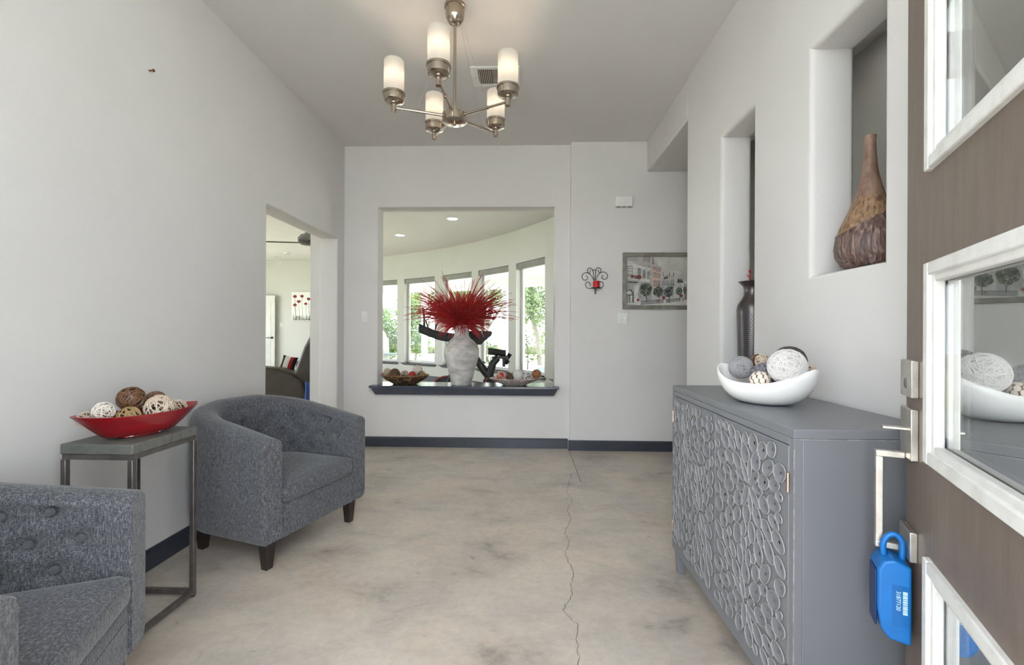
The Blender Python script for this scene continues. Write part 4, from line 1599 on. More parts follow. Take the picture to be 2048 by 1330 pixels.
for (x, y), lab in (((-1.122, 6.887), 'round recessed ceiling light nearer the pass-through'), ((-2.265, 8.067), 'round recessed ceiling light further from the pass-through')):
    d = thing('recessed_light', lab, 'ceiling light', (x, y, H), 0, 'recessed lights in the living room')
    MB().lathe([(.075, -.001), (.098, -.001), (.098, -.006), (.086, -.010), (.075, -.006)], 32, closed=False).build('trim_ring', 'trim_white', d, smooth=True)
    MB().lathe([(.001, -.004), (.076, -.004)], 32, closed=False).build('lens', 'downlight', d)
d = thing('recessed_light', 'round recessed ceiling light in the room behind the niches', 'ceiling light', (1.72, 2.35, H), 0, 'recessed lights behind the niches')
MB().lathe([(.075, -.001), (.098, -.001), (.098, -.006), (.086, -.010), (.075, -.006)], 32, closed=False).build('trim_ring', 'trim_white', d, smooth=True)
MB().lathe([(.001, -.004), (.076, -.004)], 32, closed=False).build('lens', 'downlight', d)
sp_ = thing('sprinkler_head', 'tiny sprinkler disc on the living room ceiling', 'sprinkler', (-1.739, 8.962, H))
MB().lathe([(.001, -.012), (.03, -.012), (.042, -.004), (.042, 0)], 16, closed=False).build('disc', 'trim_white', sp_, smooth=True)
for (x, y), lab, r in (((-5.304, 9.869), 'white smoke detector on the living room ceiling nearer the fan', .075), ((-5.767, 10.335), 'flat white ceiling speaker close to the far wall', .11)):
    d = thing('smoke_detector' if r < .1 else 'ceiling_speaker', lab, 'smoke detector' if r < .1 else 'speaker', (x, y, H))
    MB().lathe([(.001, -.045 if r < .1 else -.012), (r * .6, -.045 if r < .1 else -.012), (r, -.02 if r < .1 else -.006), (r, 0)], 24, closed=False).build('housing', 'plastic_white', d, smooth=True)
    MB().tube([(r * .62 * math.cos(a), r * .62 * math.sin(a), -.044 if r < .1 else -.0115) for a in (2 * PI * i / 20 for i in range(20))], .004, 4, closed=True).build('ring', 'blind_grey', d)

fn = thing('ceiling_fan', 'dark ceiling fan in the living room beyond the left opening', 'ceiling fan', (-3.24, 6.62, H))
MB().lathe([(.001, 0), (.07, 0), (.07, -.03), (.035, -.06), (.001, -.06)], 20, closed=False).build('ceiling_mount', 'fan_dark', fn, smooth=True, angle=35)
MB().lathe([(.014, -.30), (.014, -.05)], 12).build('downrod', 'fan_dark', fn, smooth=True)
MB().lathe([(.001, -.46), (.09, -.455), (.135, -.43), (.14, -.36), (.10, -.31), (.03, -.285), (.001, -.285)], 24, closed=False).build('motor_housing', 'fan_dark', fn, smooth=True, angle=35)
for k in range(3):
    M = Matrix.Rotation(R(190 + 120 * k), 4, 'Z') @ Matrix.Rotation(R(-14), 4, 'X')
    MB().prism([(.08, -.055), (.62, -.075), (.66, .0), (.62, .075), (.08, .055)], -.425, -.412, M).build('blade', 'fan_dark', fn, bevel=.003)

# ================================================================ WALL ITEMS
YR = 4.12
pf = thing('framed_picture', 'framed street painting of town houses and round trees on the back wall', 'picture', (1.235, YR, 1.543))
PW, PH = .352, .256     # half sizes (the right part is hidden by the wall)
fm = MB()
b = .036
fm.box(-PW, PW, -.028, 0, PH - b, PH).box(-PW, PW, -.028, 0, -PH, -PH + b).box(-PW, -PW + b, -.028, 0, -PH + b, PH - b).box(PW - b, PW, -.028, 0, -PH + b, PH - b)
fm.build('frame', 'pic_frame', pf, bevel=.003)
# painted canvas: flat shapes layered by fractions of a millimetre
names = ['p_sky', 'p_stone', 'p_shade', 'p_roof', 'p_pink', 'p_dark', 'p_tree', 'p_tree_blue', 'p_red', 'p_pave']
cv = MB()
layer = [0]
cx0, cx1, cz0, cz1 = -PW + b - .002, PW - b + .002, -PH + b - .002, PH - b + .002


def art(m, pts):
    """pts in a 0..1440 x 0..1330 drawing frame of the visible left part (x right, y down)"""
    layer[0] += 1
    cv.mi = names.index(m)
    q = []
    for x, y in pts:
        u = (x - 192) / (1272 - 192) * .5305 + (-PW + b)
        v = (PH - b) - (y - 185) / (1108 - 185) * (2 * (PH - b))
        q.append((min(max(u, cx0), cx1), -.010 - layer[0] * .00001, min(max(v, cz0), cz1)))
    cv.add(q, [tuple(range(len(q)))])


def rect(m, x0, y0, x1, y1):
    art(m, [(x0, y0), (x1, y0), (x1, y1), (x0, y1)])


def blob(m, x, y, rx, ry, n=18, seed=0):
    r_ = random.Random(seed)
    art(m, [(x + rx * math.cos(2 * PI * i / n) * r_.uniform(.84, 1.08), y + ry * math.sin(2 * PI * i / n) * r_.uniform(.84, 1.08)) for i in range(n)])


rect('p_sky', 180, 170, 1700, 1120)
art('p_roof', [(192, 185), (640, 185), (640, 385), (560, 365), (380, 300), (300, 270), (192, 262)])
art('p_stone', [(192, 270), (300, 280), (400, 318), (560, 375), (650, 395), (650, 700), (192, 690)])
art('p_shade', [(192, 655), (650, 665), (650, 1060), (192, 1060)])
art('p_stone', [(340, 720), (420, 720), (400, 1050), (330, 1050)])
for x0, y0, x1, y1 in ((510, 190, 550, 260), (572, 190, 612, 292)):
    rect('p_dark', x0, y0, x1, y1)
    rect('p_shade', x0 + 8, y0 + 8, x1 - 10, y1 - 6)
art('p_dark', [(300, 290), (560, 372), (650, 386), (650, 392), (556, 382), (300, 296)])
for x0, y0, x1, y1 in ((208, 358, 298, 560), (396, 404, 452, 560), (486, 436, 540, 600), (568, 452, 618, 610)):
    rect('p_dark', x0, y0, x1, y1)
    rect('p_stone' if x0 < 300 else 'p_shade', x0 + 10, y0 + 14, (x0 + x1) / 2 - 4, y1 - 6)
    rect('p_stone' if x0 < 300 else 'p_shade', (x0 + x1) / 2 + 4, y0 + 14, x1 - 10, y1 - 6)
    for q in range(1, 4):
        yy = y0 + (y1 - y0) * q / 4
        rect('p_dark', x0 + 6, yy - 3, x1 - 6, yy + 3)
rect('p_dark', 192, 528, 300, 536)
rect('p_dark', 192, 634, 440, 642)
for q in range(9):
    rect('p_dark', 200 + q * 12, 536, 203 + q * 12, 634)
art('p_dark', [(200, 650), (420, 655), (380, 690), (210, 678)])
blob('p_red', 310, 560, 52, 34, 16, 3)
blob('p_red', 418, 575, 56, 44, 16, 4)
blob('p_tree', 362, 572, 42, 40, 16, 5)
# arched doorway
art('p_dark', [(192, 842), (215, 818), (250, 806), (290, 818), (318, 855), (328, 900), (328, 1060), (192, 1060)])
art('p_stone', [(200, 856), (225, 834), (252, 828), (280, 842), (296, 880), (298, 900), (200, 900)])
rect('p_shade', 206, 920, 240, 1050)
rect('p_stone', 262, 920, 296, 1050)
# pink house with its pointed roof
art('p_roof', [(650, 190), (690, 190), (700, 240), (722, 262), (742, 310), (838, 420), (652, 378)])
art('p_dark', [(652, 372), (838, 416), (838, 424), (652, 384)])
art('p_dark', [(664, 190), (674, 190), (690, 330), (664, 330)])
art('p_pink', [(652, 384), (832, 424), (826, 760), (650, 760)])
for x, y, w_, h_ in ((690, 400, 26, 46), (738, 418, 26, 44), (784, 430, 22, 40), (686, 482, 34, 96), (738, 496, 32, 90), (784, 508, 22, 80), (686, 636, 40, 110), (740, 640, 36, 104), (786, 644, 22, 100)):
    rect('p_dark', x, y, x + w_, y + h_)
    rect('p_roof', x + 7, y + 9, x + w_ - 7, y + h_ - 6)
art('p_shade', [(620, 420), (652, 400), (652, 1050), (620, 1050)])
# grey mansion further along
art('p_shade', [(832, 610), (1060, 600), (1060, 960), (832, 960)])
art('p_roof', [(832, 612), (880, 540), (980, 512), (990, 600), (1060, 604), (1060, 620), (832, 630)])
art('p_dark', [(880, 575), (935, 548), (945, 600), (868, 612)])
art('p_roof', [(990, 600), (1024, 500), (1060, 600)])
for x in (852, 972, 1048):
    rect('p_dark', x, 480, x + 12, 560)
rect('p_dark', 832, 706, 1060, 716)
for x in (850, 892, 934, 990, 1028):
    rect('p_dark', x, 640, x + 26, 690)
    rect('p_stone', x + 6, 646, x + 18, 686)
rect('p_tree', 970, 750, 1040, 850)
art('p_stone', [(1060, 640), (1290, 650), (1290, 960), (1060, 960)])
art('p_dark', [(1110, 660), (1130, 608), (1150, 600), (1160, 620), (1190, 600), (1205, 630), (1230, 660), (1230, 680), (1110, 680)])
for x in (1080, 1132, 1162, 1232):
    rect('p_roof', x, 690, x + 22, 770)
art('p_shade', [(1240, 700), (1500, 690), (1500, 960), (1240, 960)])
# pavement, railings, trees
art('p_pave', [(192, 1060), (640, 1050), (1000, 990), (1600, 950), (1600, 1115), (192, 1115)])
art('p_shade', [(440, 1040), (1000, 985), (1500, 940), (1500, 970), (900, 1060), (440, 1108)])
for x, y, rx, ry, m, sd in ((542, 810, 122, 130, 'p_tree', 8), (772, 850, 100, 104, 'p_tree', 9), (955, 860, 84, 96, 'p_tree_blue', 10), (1148, 838, 66, 76, 'p_tree', 11), (1258, 820, 34, 70, 'p_tree', 12), (1400, 830, 60, 70, 'p_tree', 13)):
    rect('p_dark', x + 10, y + ry * .7, x + 24, y + ry + 110)
    blob(m, x, y, rx, ry, 22, sd)
for x in range(450, 1240, 17):
    yy = 1035 - (x - 450) * .085
    rect('p_dark', x, yy, x + 5, yy + 62)
art('p_dark', [(440, 1030), (1240, 962), (1240, 970), (440, 1040)])
for x, y in ((432, 1020), (890, 990), (1196, 960)):
    art('p_pave', [(x - 22, y + 10), (x + 22, y + 10), (x + 16, y + 92), (x - 16, y + 92)])
for x, y, s_ in ((400, 1005, 26), (870, 962, 34), (1195, 925, 30), (760, 1020, 14)):
    blob('p_red', x, y, s_, s_, 14, int(x))
for k in range(10):
    rect('p_dark', 205 + k * 16, 1078 + (k % 3) * 5, 214 + k * 16, 1098)
rs = random.Random(12)


def stroke(m, x, y, l, w, a):
    c_, s_ = math.cos(a), math.sin(a)
    art(m, [(x - c_ * l - s_ * w, y - s_ * l + c_ * w), (x + c_ * l - s_ * w, y + s_ * l + c_ * w), (x + c_ * l + s_ * w, y + s_ * l - c_ * w), (x - c_ * l + s_ * w, y - s_ * l - c_ * w)])


for x, y, rx, ry in ((542, 810, 112, 118), (772, 850, 92, 94), (955, 860, 76, 88), (1148, 838, 60, 70)):
    for k in range(46):
        q_, t_ = rs.uniform(0, 6.28), rs.uniform(.3, 1.12)
        stroke(rs.choice(('p_dark', 'p_shade', 'p_tree', 'p_tree_blue', 'p_dark')), x + rx * t_ * math.cos(q_), y + ry * t_ * math.sin(q_), rs.uniform(4, 12), rs.uniform(3, 7), rs.uniform(0, 3))
for k in range(150):
    x = rs.uniform(200, 1260)
    y = rs.uniform(650, 1060) if x < 640 else rs.uniform(640, 1000)
    stroke(rs.choice(('p_dark', 'p_shade', 'p_stone', 'p_roof', 'p_dark')), x, y, rs.uniform(8, 30), rs.uniform(1.5, 4), rs.choice((0, 1.57, 0.1, 1.5)))
for k in range(70):
    stroke(rs.choice(('p_roof', 'p_shade', 'p_stone')), rs.uniform(200, 640), rs.uniform(190, 640), rs.uniform(10, 40), rs.uniform(1.5, 4), rs.choice((0.25, 1.57, 0.3)))
for k in range(40):
    stroke('p_shade', rs.uniform(760, 1500), rs.uniform(190, 480), rs.uniform(15, 60), rs.uniform(1, 3), rs.uniform(-.9, .2))
cv.build('painted_canvas', names, pf)

# candle sconce
sc = thing('wall_sconce', 'black scrolled wrought-iron candle sconce on the back wall', 'sconce', (0.638, YR, 1.475))


def zs(x, y):
    """sconce sketch frame (1496x1330) to metres"""
    return ((x - 690) * .000275, -.006, (980 - y) * .000275)


def curve(pts, n=5):
    out = []
    P_ = [Vector(p) for p in pts]
    for i in range(len(P_) - 1):
        p0, p1, p2, p3 = P_[max(i - 1, 0)], P_[i], P_[i + 1], P_[min(i + 2, len(P_) - 1)]
        for k in range(n):
            t_ = k / n
            out.append(.5 * ((2 * p1) + (p2 - p0) * t_ + (2 * p0 - 5 * p1 + 4 * p2 - p3) * t_ ** 2 + (3 * p1 - p0 - 3 * p2 + p3) * t_ ** 3))
    out.append(P_[-1])
    return out


for sk in ([(650, 720), (560, 560), (480, 490), (390, 458), (290, 490), (245, 580), (275, 670), (345, 705), (415, 675), (430, 610), (375, 540)],
           [(690, 720), (750, 570), (840, 470), (950, 432), (1050, 480), (1090, 570), (1060, 650), (985, 680), (910, 640), (905, 590), (940, 530)],
           [(650, 720), (625, 520), (600, 370), (510, 302), (435, 340), (425, 410), (465, 475), (510, 460), (520, 410), (508, 365)],
           [(680, 720), (690, 500), (710, 340), (785, 290), (860, 330), (872, 400), (840, 455), (795, 430), (782, 400), (790, 355)],
           [(600, 370), (650, 368), (700, 372)],
           [(690, 985), (560, 975), (430, 965), (365, 880), (385, 790), (450, 765), (505, 800), (525, 890)],
           [(690, 985), (830, 975), (915, 945), (955, 860), (930, 780), (880, 755), (835, 765)]):
    MB().tube(curve([zs(*p) for p in sk]), .0032, 6).build('scroll', 'iron', sc, smooth=True)
MB().lathe([(.001, -.004), (.040, -.004), (.046, .004), (.043, .004), (.001, -.001)], 24, Matrix.Translation((0, -.05, 0)), closed=False).build('drip_tray', 'iron', sc, smooth=True)
MB().bar((0, -.05, -.006), (0, -.002, -.006), .008, .005).build('bracket', 'iron', sc)
MB().tube(curve([(0, -.008, -.005), (-.006, -.008, -.025), (0, -.008, -.052), (.006, -.008, -.025), (0, -.008, -.005)]), .003, 6).build('drop_finial', 'iron', sc)
cd = thing('candle', 'short red pillar candle on the iron sconce', 'candle', (0.640, YR - .05, 1.4742))
MB().lathe([(.001, 0), (.030, 0), (.030, .060), (.028, .063), (.020, .060), (.001, .058)], 28, closed=False).build('wax', 'red_wax', cd, smooth=True, angle=50)
MB().tube([(0, 0, .057), (.001, 0, .068)], .001, 5).build('wick', 'iron', cd)

tb = thing('door_chime', 'small white chime box high on the back wall', 'chime', (0.889, YR, 2.258))
MB().box(-.078, .078, -.034, 0, -.048, .048).build('cover', 'plastic_white', tb, bevel=.004)
for k in (-1, 0, 1):
    MB().box(-.018 + k * .048, .018 + k * .048, -.0345, -.01, -.0484, -.041).build('slot', 'blind_grey', tb)
for nm, x, y, z, w_, lab in (('light_switch', .887, YR, 1.203, .047, 'white double rocker light switch below the framed picture'),
                             ('light_switch', -1.503, YB, 1.212, .030, 'single white rocker light switch beside the pass-through')):
    s_ = thing(nm, lab, 'light switch', (x, y, z), 0, 'rocker light switches')
    MB().box(-w_, w_, -.006, 0, -.050, .050).build('cover_plate', 'plastic_white', s_, bevel=.003)
    for cxk in ((-.022, .022) if w_ > .04 else (0,)):
        MB().box(cxk - .0165, cxk + .0165, -.009, -.005, -.034, .034, Matrix.Rotation(R(3), 4, 'X')).build('rocker', 'trim_white', s_, bevel=.002)
nl = thing('wall_screw', 'small bare brass screw sticking out of the left wall', 'screw', (XL, 1.981, 2.252))
MB().tube([(0, 0, 0), (.022, 0, 0)], .0035, 8).build('shank', 'nail', nl)
MB().tube([(.020, 0, 0), (.024, 0, 0)], .007, 10, .006).build('screw_head', 'nail', nl)

# ================================================================ FRONT DOOR (open, hinged at the right)
ang = R(90 - 26.2)
# local frame: x from latch (0) to hinge (.92) ; y = outward face normal (towards the camera side); z up
Pd = Vector((0.889, 1.075, 0))
dd = Vector((math.sin(R(26.2)), math.cos(R(26.2)), 0))
nn = Vector((-dd.y, dd.x, 0))
# x axis = -dd ; y axis must make a right-handed frame with z: y = z x x = z x (-dd) = (dd.y, -dd.x) = -nn  -> outer face is local -y
fd = sroot('door_1', Pd, math.atan2(-dd.y, -dd.x), 'open brown front door with three glazed lites and white beading')
DW, DT = .915, .044
lites = [(.225, .630), (.822, 1.226), (1.412, 1.815)]
LX0, LX1 = .152, .765
bm = bmesh.new()
slab(bm, (0, 0, 0), (1, 0, 0), (0, 1, 0), DW, .012, 1.985, DT, [(LX0 + .02, LX1 - .02, a + .02, b_ - .02) for a, b_ in lites], bev=0)
me = bpy.data.meshes.new('slab')
bm.to_mesh(me)
bm.free()
me.materials.append(MATS['door_brown'])
link('slab', me, fd, bevel=.002)
for a, b_ in lites:
    f = MB()
    # stepped moulding: outer flat and inner step, on the outer face (y<0) and the same on the inner face
    for (i0, i1, y0, y1) in ((0, .026, -.011, .006), (.024, .040, -.004, .014)):
        for (x0, x1, z0, z1) in ((LX0 + i0, LX0 + i1, a + i0, b_ - i0), (LX1 - i1, LX1 - i0, a + i0, b_ - i0), (LX0 + i1, LX1 - i1, a + i0, a + i1), (LX0 + i1, LX1 - i1, b_ - i1, b_ - i0)):
            f.box(x0, x1, y0, y1, z0, z1)
    for (x0, x1, z0, z1) in ((LX0, LX0 + .036, a, b_), (LX1 - .036, LX1, a, b_), (LX0 + .036, LX1 - .036, a, a + .036), (LX0 + .036, LX1 - .036, b_ - .036, b_)):
        f.box(x0, x1, DT - .012, DT + .010, z0, z1)
    f.build('lite_bead', 'frame_white', fd, bevel=.003)
    MB().box(LX0 + .03, LX1 - .03, .0145, .0215, a + .03, b_ - .03).build('pane', 'door_glass', fd)
db = MB().box(.012, .089, -.0135, 0, .943, 1.024).build('deadbolt', 'satin_steel', fd, bevel=.0015)
MB().lathe([(.001, .0145), (.011, .0145), (.0125, .0135)], 20, Matrix.Translation((.050, 0, .972)) @ Matrix.Rotation(PI / 2, 4, 'X'), closed=False).build('key_cylinder', 'lock_dark', db, smooth=True)
MB().box(.0490, .0510, -.0152, -.0140, .966, .978).build('keyhole', 'iron', db)
hp = MB().box(.012, .089, -.0135, 0, .806, .918).build('handle_plate', 'satin_steel', fd, bevel=.0015)
hs = MB()
hs.prism([(.036, .0), (.062, .0), (.058, -.055), (.040, -.055)], .868, .873, Matrix.Translation((0, 0, 0)) @ Matrix.Rotation(R(0), 4, 'X'))
hs.build('thumb_latch', 'satin_steel', fd, bevel=.001)
g = MB()
g.box(.036, .052, -.066, -.0135, .802, .816).box(.036, .052, -.066, -.052, .606, .802).box(.036, .052, -.066, -.0135, .594, .608)
g.build('pull_handle', 'satin_steel', fd, bevel=.0015)
MB().box(.008, .086, -.0135, 0, .585, .650).build('handle_plate', 'satin_steel', fd, bevel=.0015)

# realtor lock box hanging from the pull handle
lb = thing('lock_box', 'bright blue key lock box hanging from the front door pull', 'lock box', Pd + Vector((0, 0, .0)), math.atan2(-dd.y, -dd.x))
sx0, sx1 = .024, .098
body = []
# outline in (y, z): flat back towards the door, raked top, chamfered front foot
ol = [(-.012, .408), (-.050, .413), (-.064, .432), (-.070, .475), (-.070, .562), (-.060, .582), (-.040, .588), (-.012, .576)]
mbx = MB()
n = len(ol)
for x in (sx0, sx1):
    mbx.v += [(x, y, z) for y, z in ol]
mbx.f += [tuple(range(n - 1, -1, -1)), tuple(range(n, 2 * n))] + [(i, (i + 1) % n, n + (i + 1) % n, n + i) for i in range(n)]
mbx.m += [0] * len(mbx.f)
mbx.build('housing', 'blue_plastic', lb, bevel=.005, seg=3)
MB().box(sx0 + .010, sx1 - .012, -.0735, -.069, .432, .556).build('key_hatch', 'blue_dark', lb, bevel=.002)
MB().tube(curve([(.061, -.052, .578), (.061, -.054, .606), (.061, -.046, .626), (.061, -.033, .632), (.061, -.022, .622), (.061, -.020, .603), (.061, -.021, .572)], 6), .0062, 10).build('shackle', 'blue_plastic', lb, smooth=True)
stk = MB().box(sx1, sx1 + .0006, -.046, -.017, .445, .535).build('sticker', 'sticker_blue', lb)
bars = MB()
rr_ = random.Random(4)
z = .474
while z < .522:
    w_ = rr_.uniform(.0008, .0028)
    bars.box(sx1 + .0006, sx1 + .0009, -.0275, -.0195, z, z + w_)
    z += w_ + rr_.uniform(.0006, .0018)
bars.build('barcode', 'print_pale', stk)
tcv = bpy.data.curves.new('serial', 'FONT')
tcv.body = '31877120'
tcv.size = .0105
tcv.extrude = .0001
to = bpy.data.objects.new('serial_number', tcv)
col.objects.link(to)
bpy.context.view_layer.update()
tm = bpy.data.meshes.new_from_object(to)
bpy.data.objects.remove(to)
tm.materials.clear()
tm.materials.append(MATS['print_pale'])
# text lies on the +x face, reading downwards: glyph x -> -z, glyph y -> +y... facing +x
Mt = Matrix(((0, 0, 1, sx1 + .0008), (0, 1, 0, -.0385), (-1, 0, 0, .523), (0, 0, 0, 1)))
tm.transform(Mt)
link('serial_number', tm, stk)

# ================================================================ LIVING ROOM
so = thing('recliner_sofa', 'dark brown leather recliner sofa beyond the left opening', 'sofa', (-2.78, 5.05, 0))
# local: back towards +x, near arm at y=0
armp = [(-.75, .06), (-.75, .60), (-.60, .655), (-.30, .665), (-.05, .645), (.12, .59), (.24, .50), (.275, .40), (.24, .06)]
Mx = Matrix(((1, 0, 0, 0), (0, 0, -1, 0), (0, 1, 0, 0), (0, 0, 0, 1)))
for y in (0.0, 1.75):
    MB().prism(armp, -y - .20, -y, Mx).build('armrest', 'leather', so, bevel=.03, seg=4)
MB().box(-.72, .20, .22, 1.73, .08, .44).build('seat', 'leather', so, bevel=.05, seg=4)
MB().prism([(.06, .42), (.36, .36), (.46, .72), (.50, 1.02), (.42, 1.08), (.32, 1.04), (.24, .90), (.15, .66)], -1.72, -.03, Mx).build('backrest', 'leather', so, bevel=.04, seg=4)
MB().prism([(.245, .44), (.262, .40), (.262, .02), (.235, .02)], -.21, .001, Mx).build('arm_panel', 'leather', so)
pl = thing('throw_pillow', 'red, white and black patterned pillow on the leather sofa arm', 'pillow', (-2.845, 5.34, .575))


def pillow_mb(w_, h_, t_):
    mb = MB()
    n_ = 14
    for sgn in (1, -1):
        rows = []
        for j in range(n_ + 1):
            v = -1 + 2 * j / n_
            row = []
            for i in range(n_ + 1):
                u = -1 + 2 * i / n_
                pin = 1 - .10 * (1 - u * u) * abs(v) ** 3 - .0
                d_ = t_ * (max(0, 1 - u * u) * max(0, 1 - v * v)) ** .45 * sgn
                row.append((u * w_ * (1 - .09 * (1 - v * v)), d_, v * h_ * (1 - .09 * (1 - u * u))))
            rows.append(row)
        o_ = len(mb.f)
        mb.grid(rows)
        for k in range(o_, len(mb.f)):
            i = (k - o_) % n_
            mb.m[k] = (0, 0, 0, 1, 1, 1, 1, 1, 2, 2, 2, 0, 0, 0)[i]
    return mb


pm = pillow_mb(.088, .095, .045).build('cover', ['cloth_black', 'cloth_white', 'cloth_red'], pl, smooth=True)
pm.location = (0, 0, .105)
pm.rotation_euler = (R(-18), R(12), R(10))
bt = thing('blue_throw', 'blue fabric draped behind the leather sofa', 'throw', (-2.435, 5.02, 0))
rows = []
for j in range(9):
    z = .50 - j * .06
    rows.append([(x * .012 + .02, .0 + .012 * math.sin(x * 1.9) - .003 * j, z) for x in range(-6, 26)])
back = [[(p[0], p[1] + .012, p[2]) for p in r] for r in rows]
mbk = MB()
mbk.grid(rows)
mbk.grid(back)
mbk.build('cloth', 'cloth_blue', bt, smooth=True)

cvs = thing('poppy_canvas', 'white canvas of red poppies on the far living room wall', 'picture', (-5.46, 10.99, 1.675))
MB().box(-.31, .31, -.03, 0, -.352, .352).build('canvas', 'canvas_white', cvs, bevel=.003)
rp = random.Random(3)
for fx, fz, r_ in ((-.225, .24, .05), (-.225, .03, .048), (-.13, .115, .048), (-.05, .245, .046), (.045, .06, .042), (.115, .18, .045), (.205, .285, .048), (.25, .12, .04)):
    pts = [(fx + r_ * math.cos(2 * PI * i / 16) * rp.uniform(.85, 1.1), -.0308, fz + r_ * .78 * math.sin(2 * PI * i / 16) * rp.uniform(.85, 1.1)) for i in range(16)]
    MB().add(pts + [(p[0], -.0300, p[2]) for p in pts], [tuple(range(16))] + [(i, (i + 1) % 16, 16 + (i + 1) % 16, 16 + i) for i in range(16)]).build('poppy', 'poppy', cvs)
    MB().tube([(fx, -.0305, fz - r_ * .7), (fx + .01, -.0305, (fz - .33) / 2), (fx + .03, -.0305, -.33)], .0028, 4).build('poppy_stem', 'ink', cvs)
gr = MB()
for k in range(70):
    x = rp.uniform(-.30, .30)
    gr.tube([(x, -.0306, -.345), (x + rp.uniform(-.05, .05), -.0306, rp.uniform(-.33, -.2))], .0035, 3)
gg = gr.build('painted_grass', 'ink', cvs)
gg['kind'] = 'stuff'

d2 = sroot('door_2', (-6.15, 10.90, 0), R(180 + 12), 'white interior door standing ajar at the far wall')
MB().box(0, .80, -.02, .02, .01, 1.93).build('slab', 'door_white', d2, bevel=.002)
fr2 = MB()
fr2.box(.09, .11, .018, .024, .12, 1.82).box(.69, .71, .018, .024, .12, 1.82).box(.11, .69, .018, .024, .12, .14).box(.11, .69, .018, .024, 1.80, 1.82)
fr2.build('panel_moulding', 'door_white', d2)
MB().box(.035, .085, .02, .03, .87, .92).build('rosette', 'iron', d2)
MB().bar((.06, .035, .895), (.19, .035, .895), .016).bar((.06, .02, .895), (.06, .043, .895), .016).build('lever', 'iron', d2)
for z in (.25, 1.80):
    MB().box(-.004, .004, -.02, .024, z - .05, z + .05).build('hinge', 'satin_steel', d2)
ls = thing('light_switch', 'tiny light switch beside the white interior door', 'light switch', (-6.05, 11.0, 1.21), 0, 'rocker light switches')
MB().box(-.035, .035, -.006, 0, -.055, .055).build('cover_plate', 'plastic_white', ls, bevel=.003)
MB().box(-.016, .016, -.009, -.005, -.033, .033).build('rocker', 'trim_white', ls)

# exercise bike behind the sill
ex = thing('exercise_bike', 'black indoor exercise bike standing behind the pass-through', 'exercise bike', (-.55, 5.35, 0))
k = MB().bar((-.75, -.28, .03), (-.75, .28, .03), .07).build('front_foot', 'bike_black', ex, bevel=.01)
MB().bar((.45, -.28, .03), (.45, .28, .03), .07).build('rear_foot', 'bike_black', ex, bevel=.01)
MB().bar((-.75, 0, .05), (.45, 0, .05), .06, .05).build('base_beam', 'bike_black', ex, bevel=.01)
MB().tube([(-.05, 0, .78), (.06, 0, .62), (.20, 0, .45), (.36, 0, .25), (.42, 0, .06)], .045, 10, .06).build('main_frame', 'bike_black', ex, smooth=True)
MB().tube([(.22, 0, .36), (.23, 0, .56), (.27, 0, .70), (.33, 0, .765)], .058, 10, .040).build('seat_post', 'bike_black', ex, smooth=True, loc=(-.10, 0, 0))
MB().bar((.26, 0, .765), (.46, 0, .775), .05, .035).build('seat_slider', 'bike_black', ex, bevel=.006, loc=(-.10, 0, 0))
MB().tube([(.44, -.06, .755), (.44, .06, .755)], .014, 8).tube([(.40, 0, .69), (.475, 0, .815)], .018, 8, .026).tube([(.435, -.0, .72), (.455, .0, .70)], .03, 8).build('slider_knob', 'bike_black', ex, smooth=True, loc=(-.10, 0, 0))
MB().bar((.40, 0, .76), (.40, 0, .66), .035, .03).build('bottle_holder', 'bike_black', ex, bevel=.006, loc=(-.10, 0, 0))
sd = MB()
rows = []
for i in range(13):
    f = i / 12
    x = .215 + f * .21
    w_ = .022 + .062 * f ** 2
    zc_ = .835 + .012 * math.cos(f * PI)
    rows.append([(x, w_ * math.cos(a), zc_ + (.036 if math.sin(a) > 0 else .050 - .012 * f) * math.sin(a)) for a in (2 * PI * j / 12 for j in range(12))])
sd.grid(rows, close_u=True)
sd.add(rows[0], [tuple(range(12))])
sd.add(rows[-1], [tuple(range(12))])
sd.build('saddle', 'bike_black', ex, smooth=True, angle=60, loc=(-.10, 0, 0))
MB().tube([(.33, 0, .815), (.31, 0, .79), (.30, 0, .765)], .018, 8).build('saddle_clamp', 'bike_black', ex, smooth=True, loc=(-.10, 0, 0))
fl = MB().lathe([(.001, -.02), (.19, -.02), (.21, -.012), (.21, .012), (.19, .02), (.001, .02)], 36, Matrix.Translation((-.38, 0, .34)) @ Matrix.Rotation(PI / 2, 4, 'X'), closed=False).build('flywheel', 'bike_black', ex, smooth=True, angle=35)
MB().tube([(-.38 + .20 * math.cos(a), -.022, .34 + .20 * math.sin(a)) for a in (2 * PI * i / 36 for i in range(36))], .008, 5, closed=True).build('flywheel_stripe', 'bike_red', fl)
MB().lathe([(.001, -.045), (.085, -.045), (.09, -.03), (.09, .03), (.001, .03)], 28, Matrix.Translation((.145, 0, .47)) @ Matrix.Rotation(PI / 2, 4, 'X'), closed=False).build('crank_cover', 'bike_black', ex, smooth=True, angle=35)
MB().tube([(.145 + .06 * math.cos(a), .047 - .095, .47 + .06 * math.sin(a)) for a in (2 * PI * i / 28 for i in range(28))], .007, 5, closed=True).build('crank_stripe', 'bike_red', ex)
cr_ = MB().bar((.145, -.06, .47), (.05, -.06, .36), .025, .02).build('crank_arm', 'bike_black', ex)
MB().bar((.04, -.14, .36), (.04, -.06, .36), .08, .02).build('pedal', 'bike_black', cr_)
MB().tube([(.02, .0, .70), (.055, 0, .66)], .012, 8).tube([(.02, 0, .70), (.055, 0, .715), (.085, 0, .700)], .009, 8).build('resistance_lever', 'bike_black', ex, smooth=True)
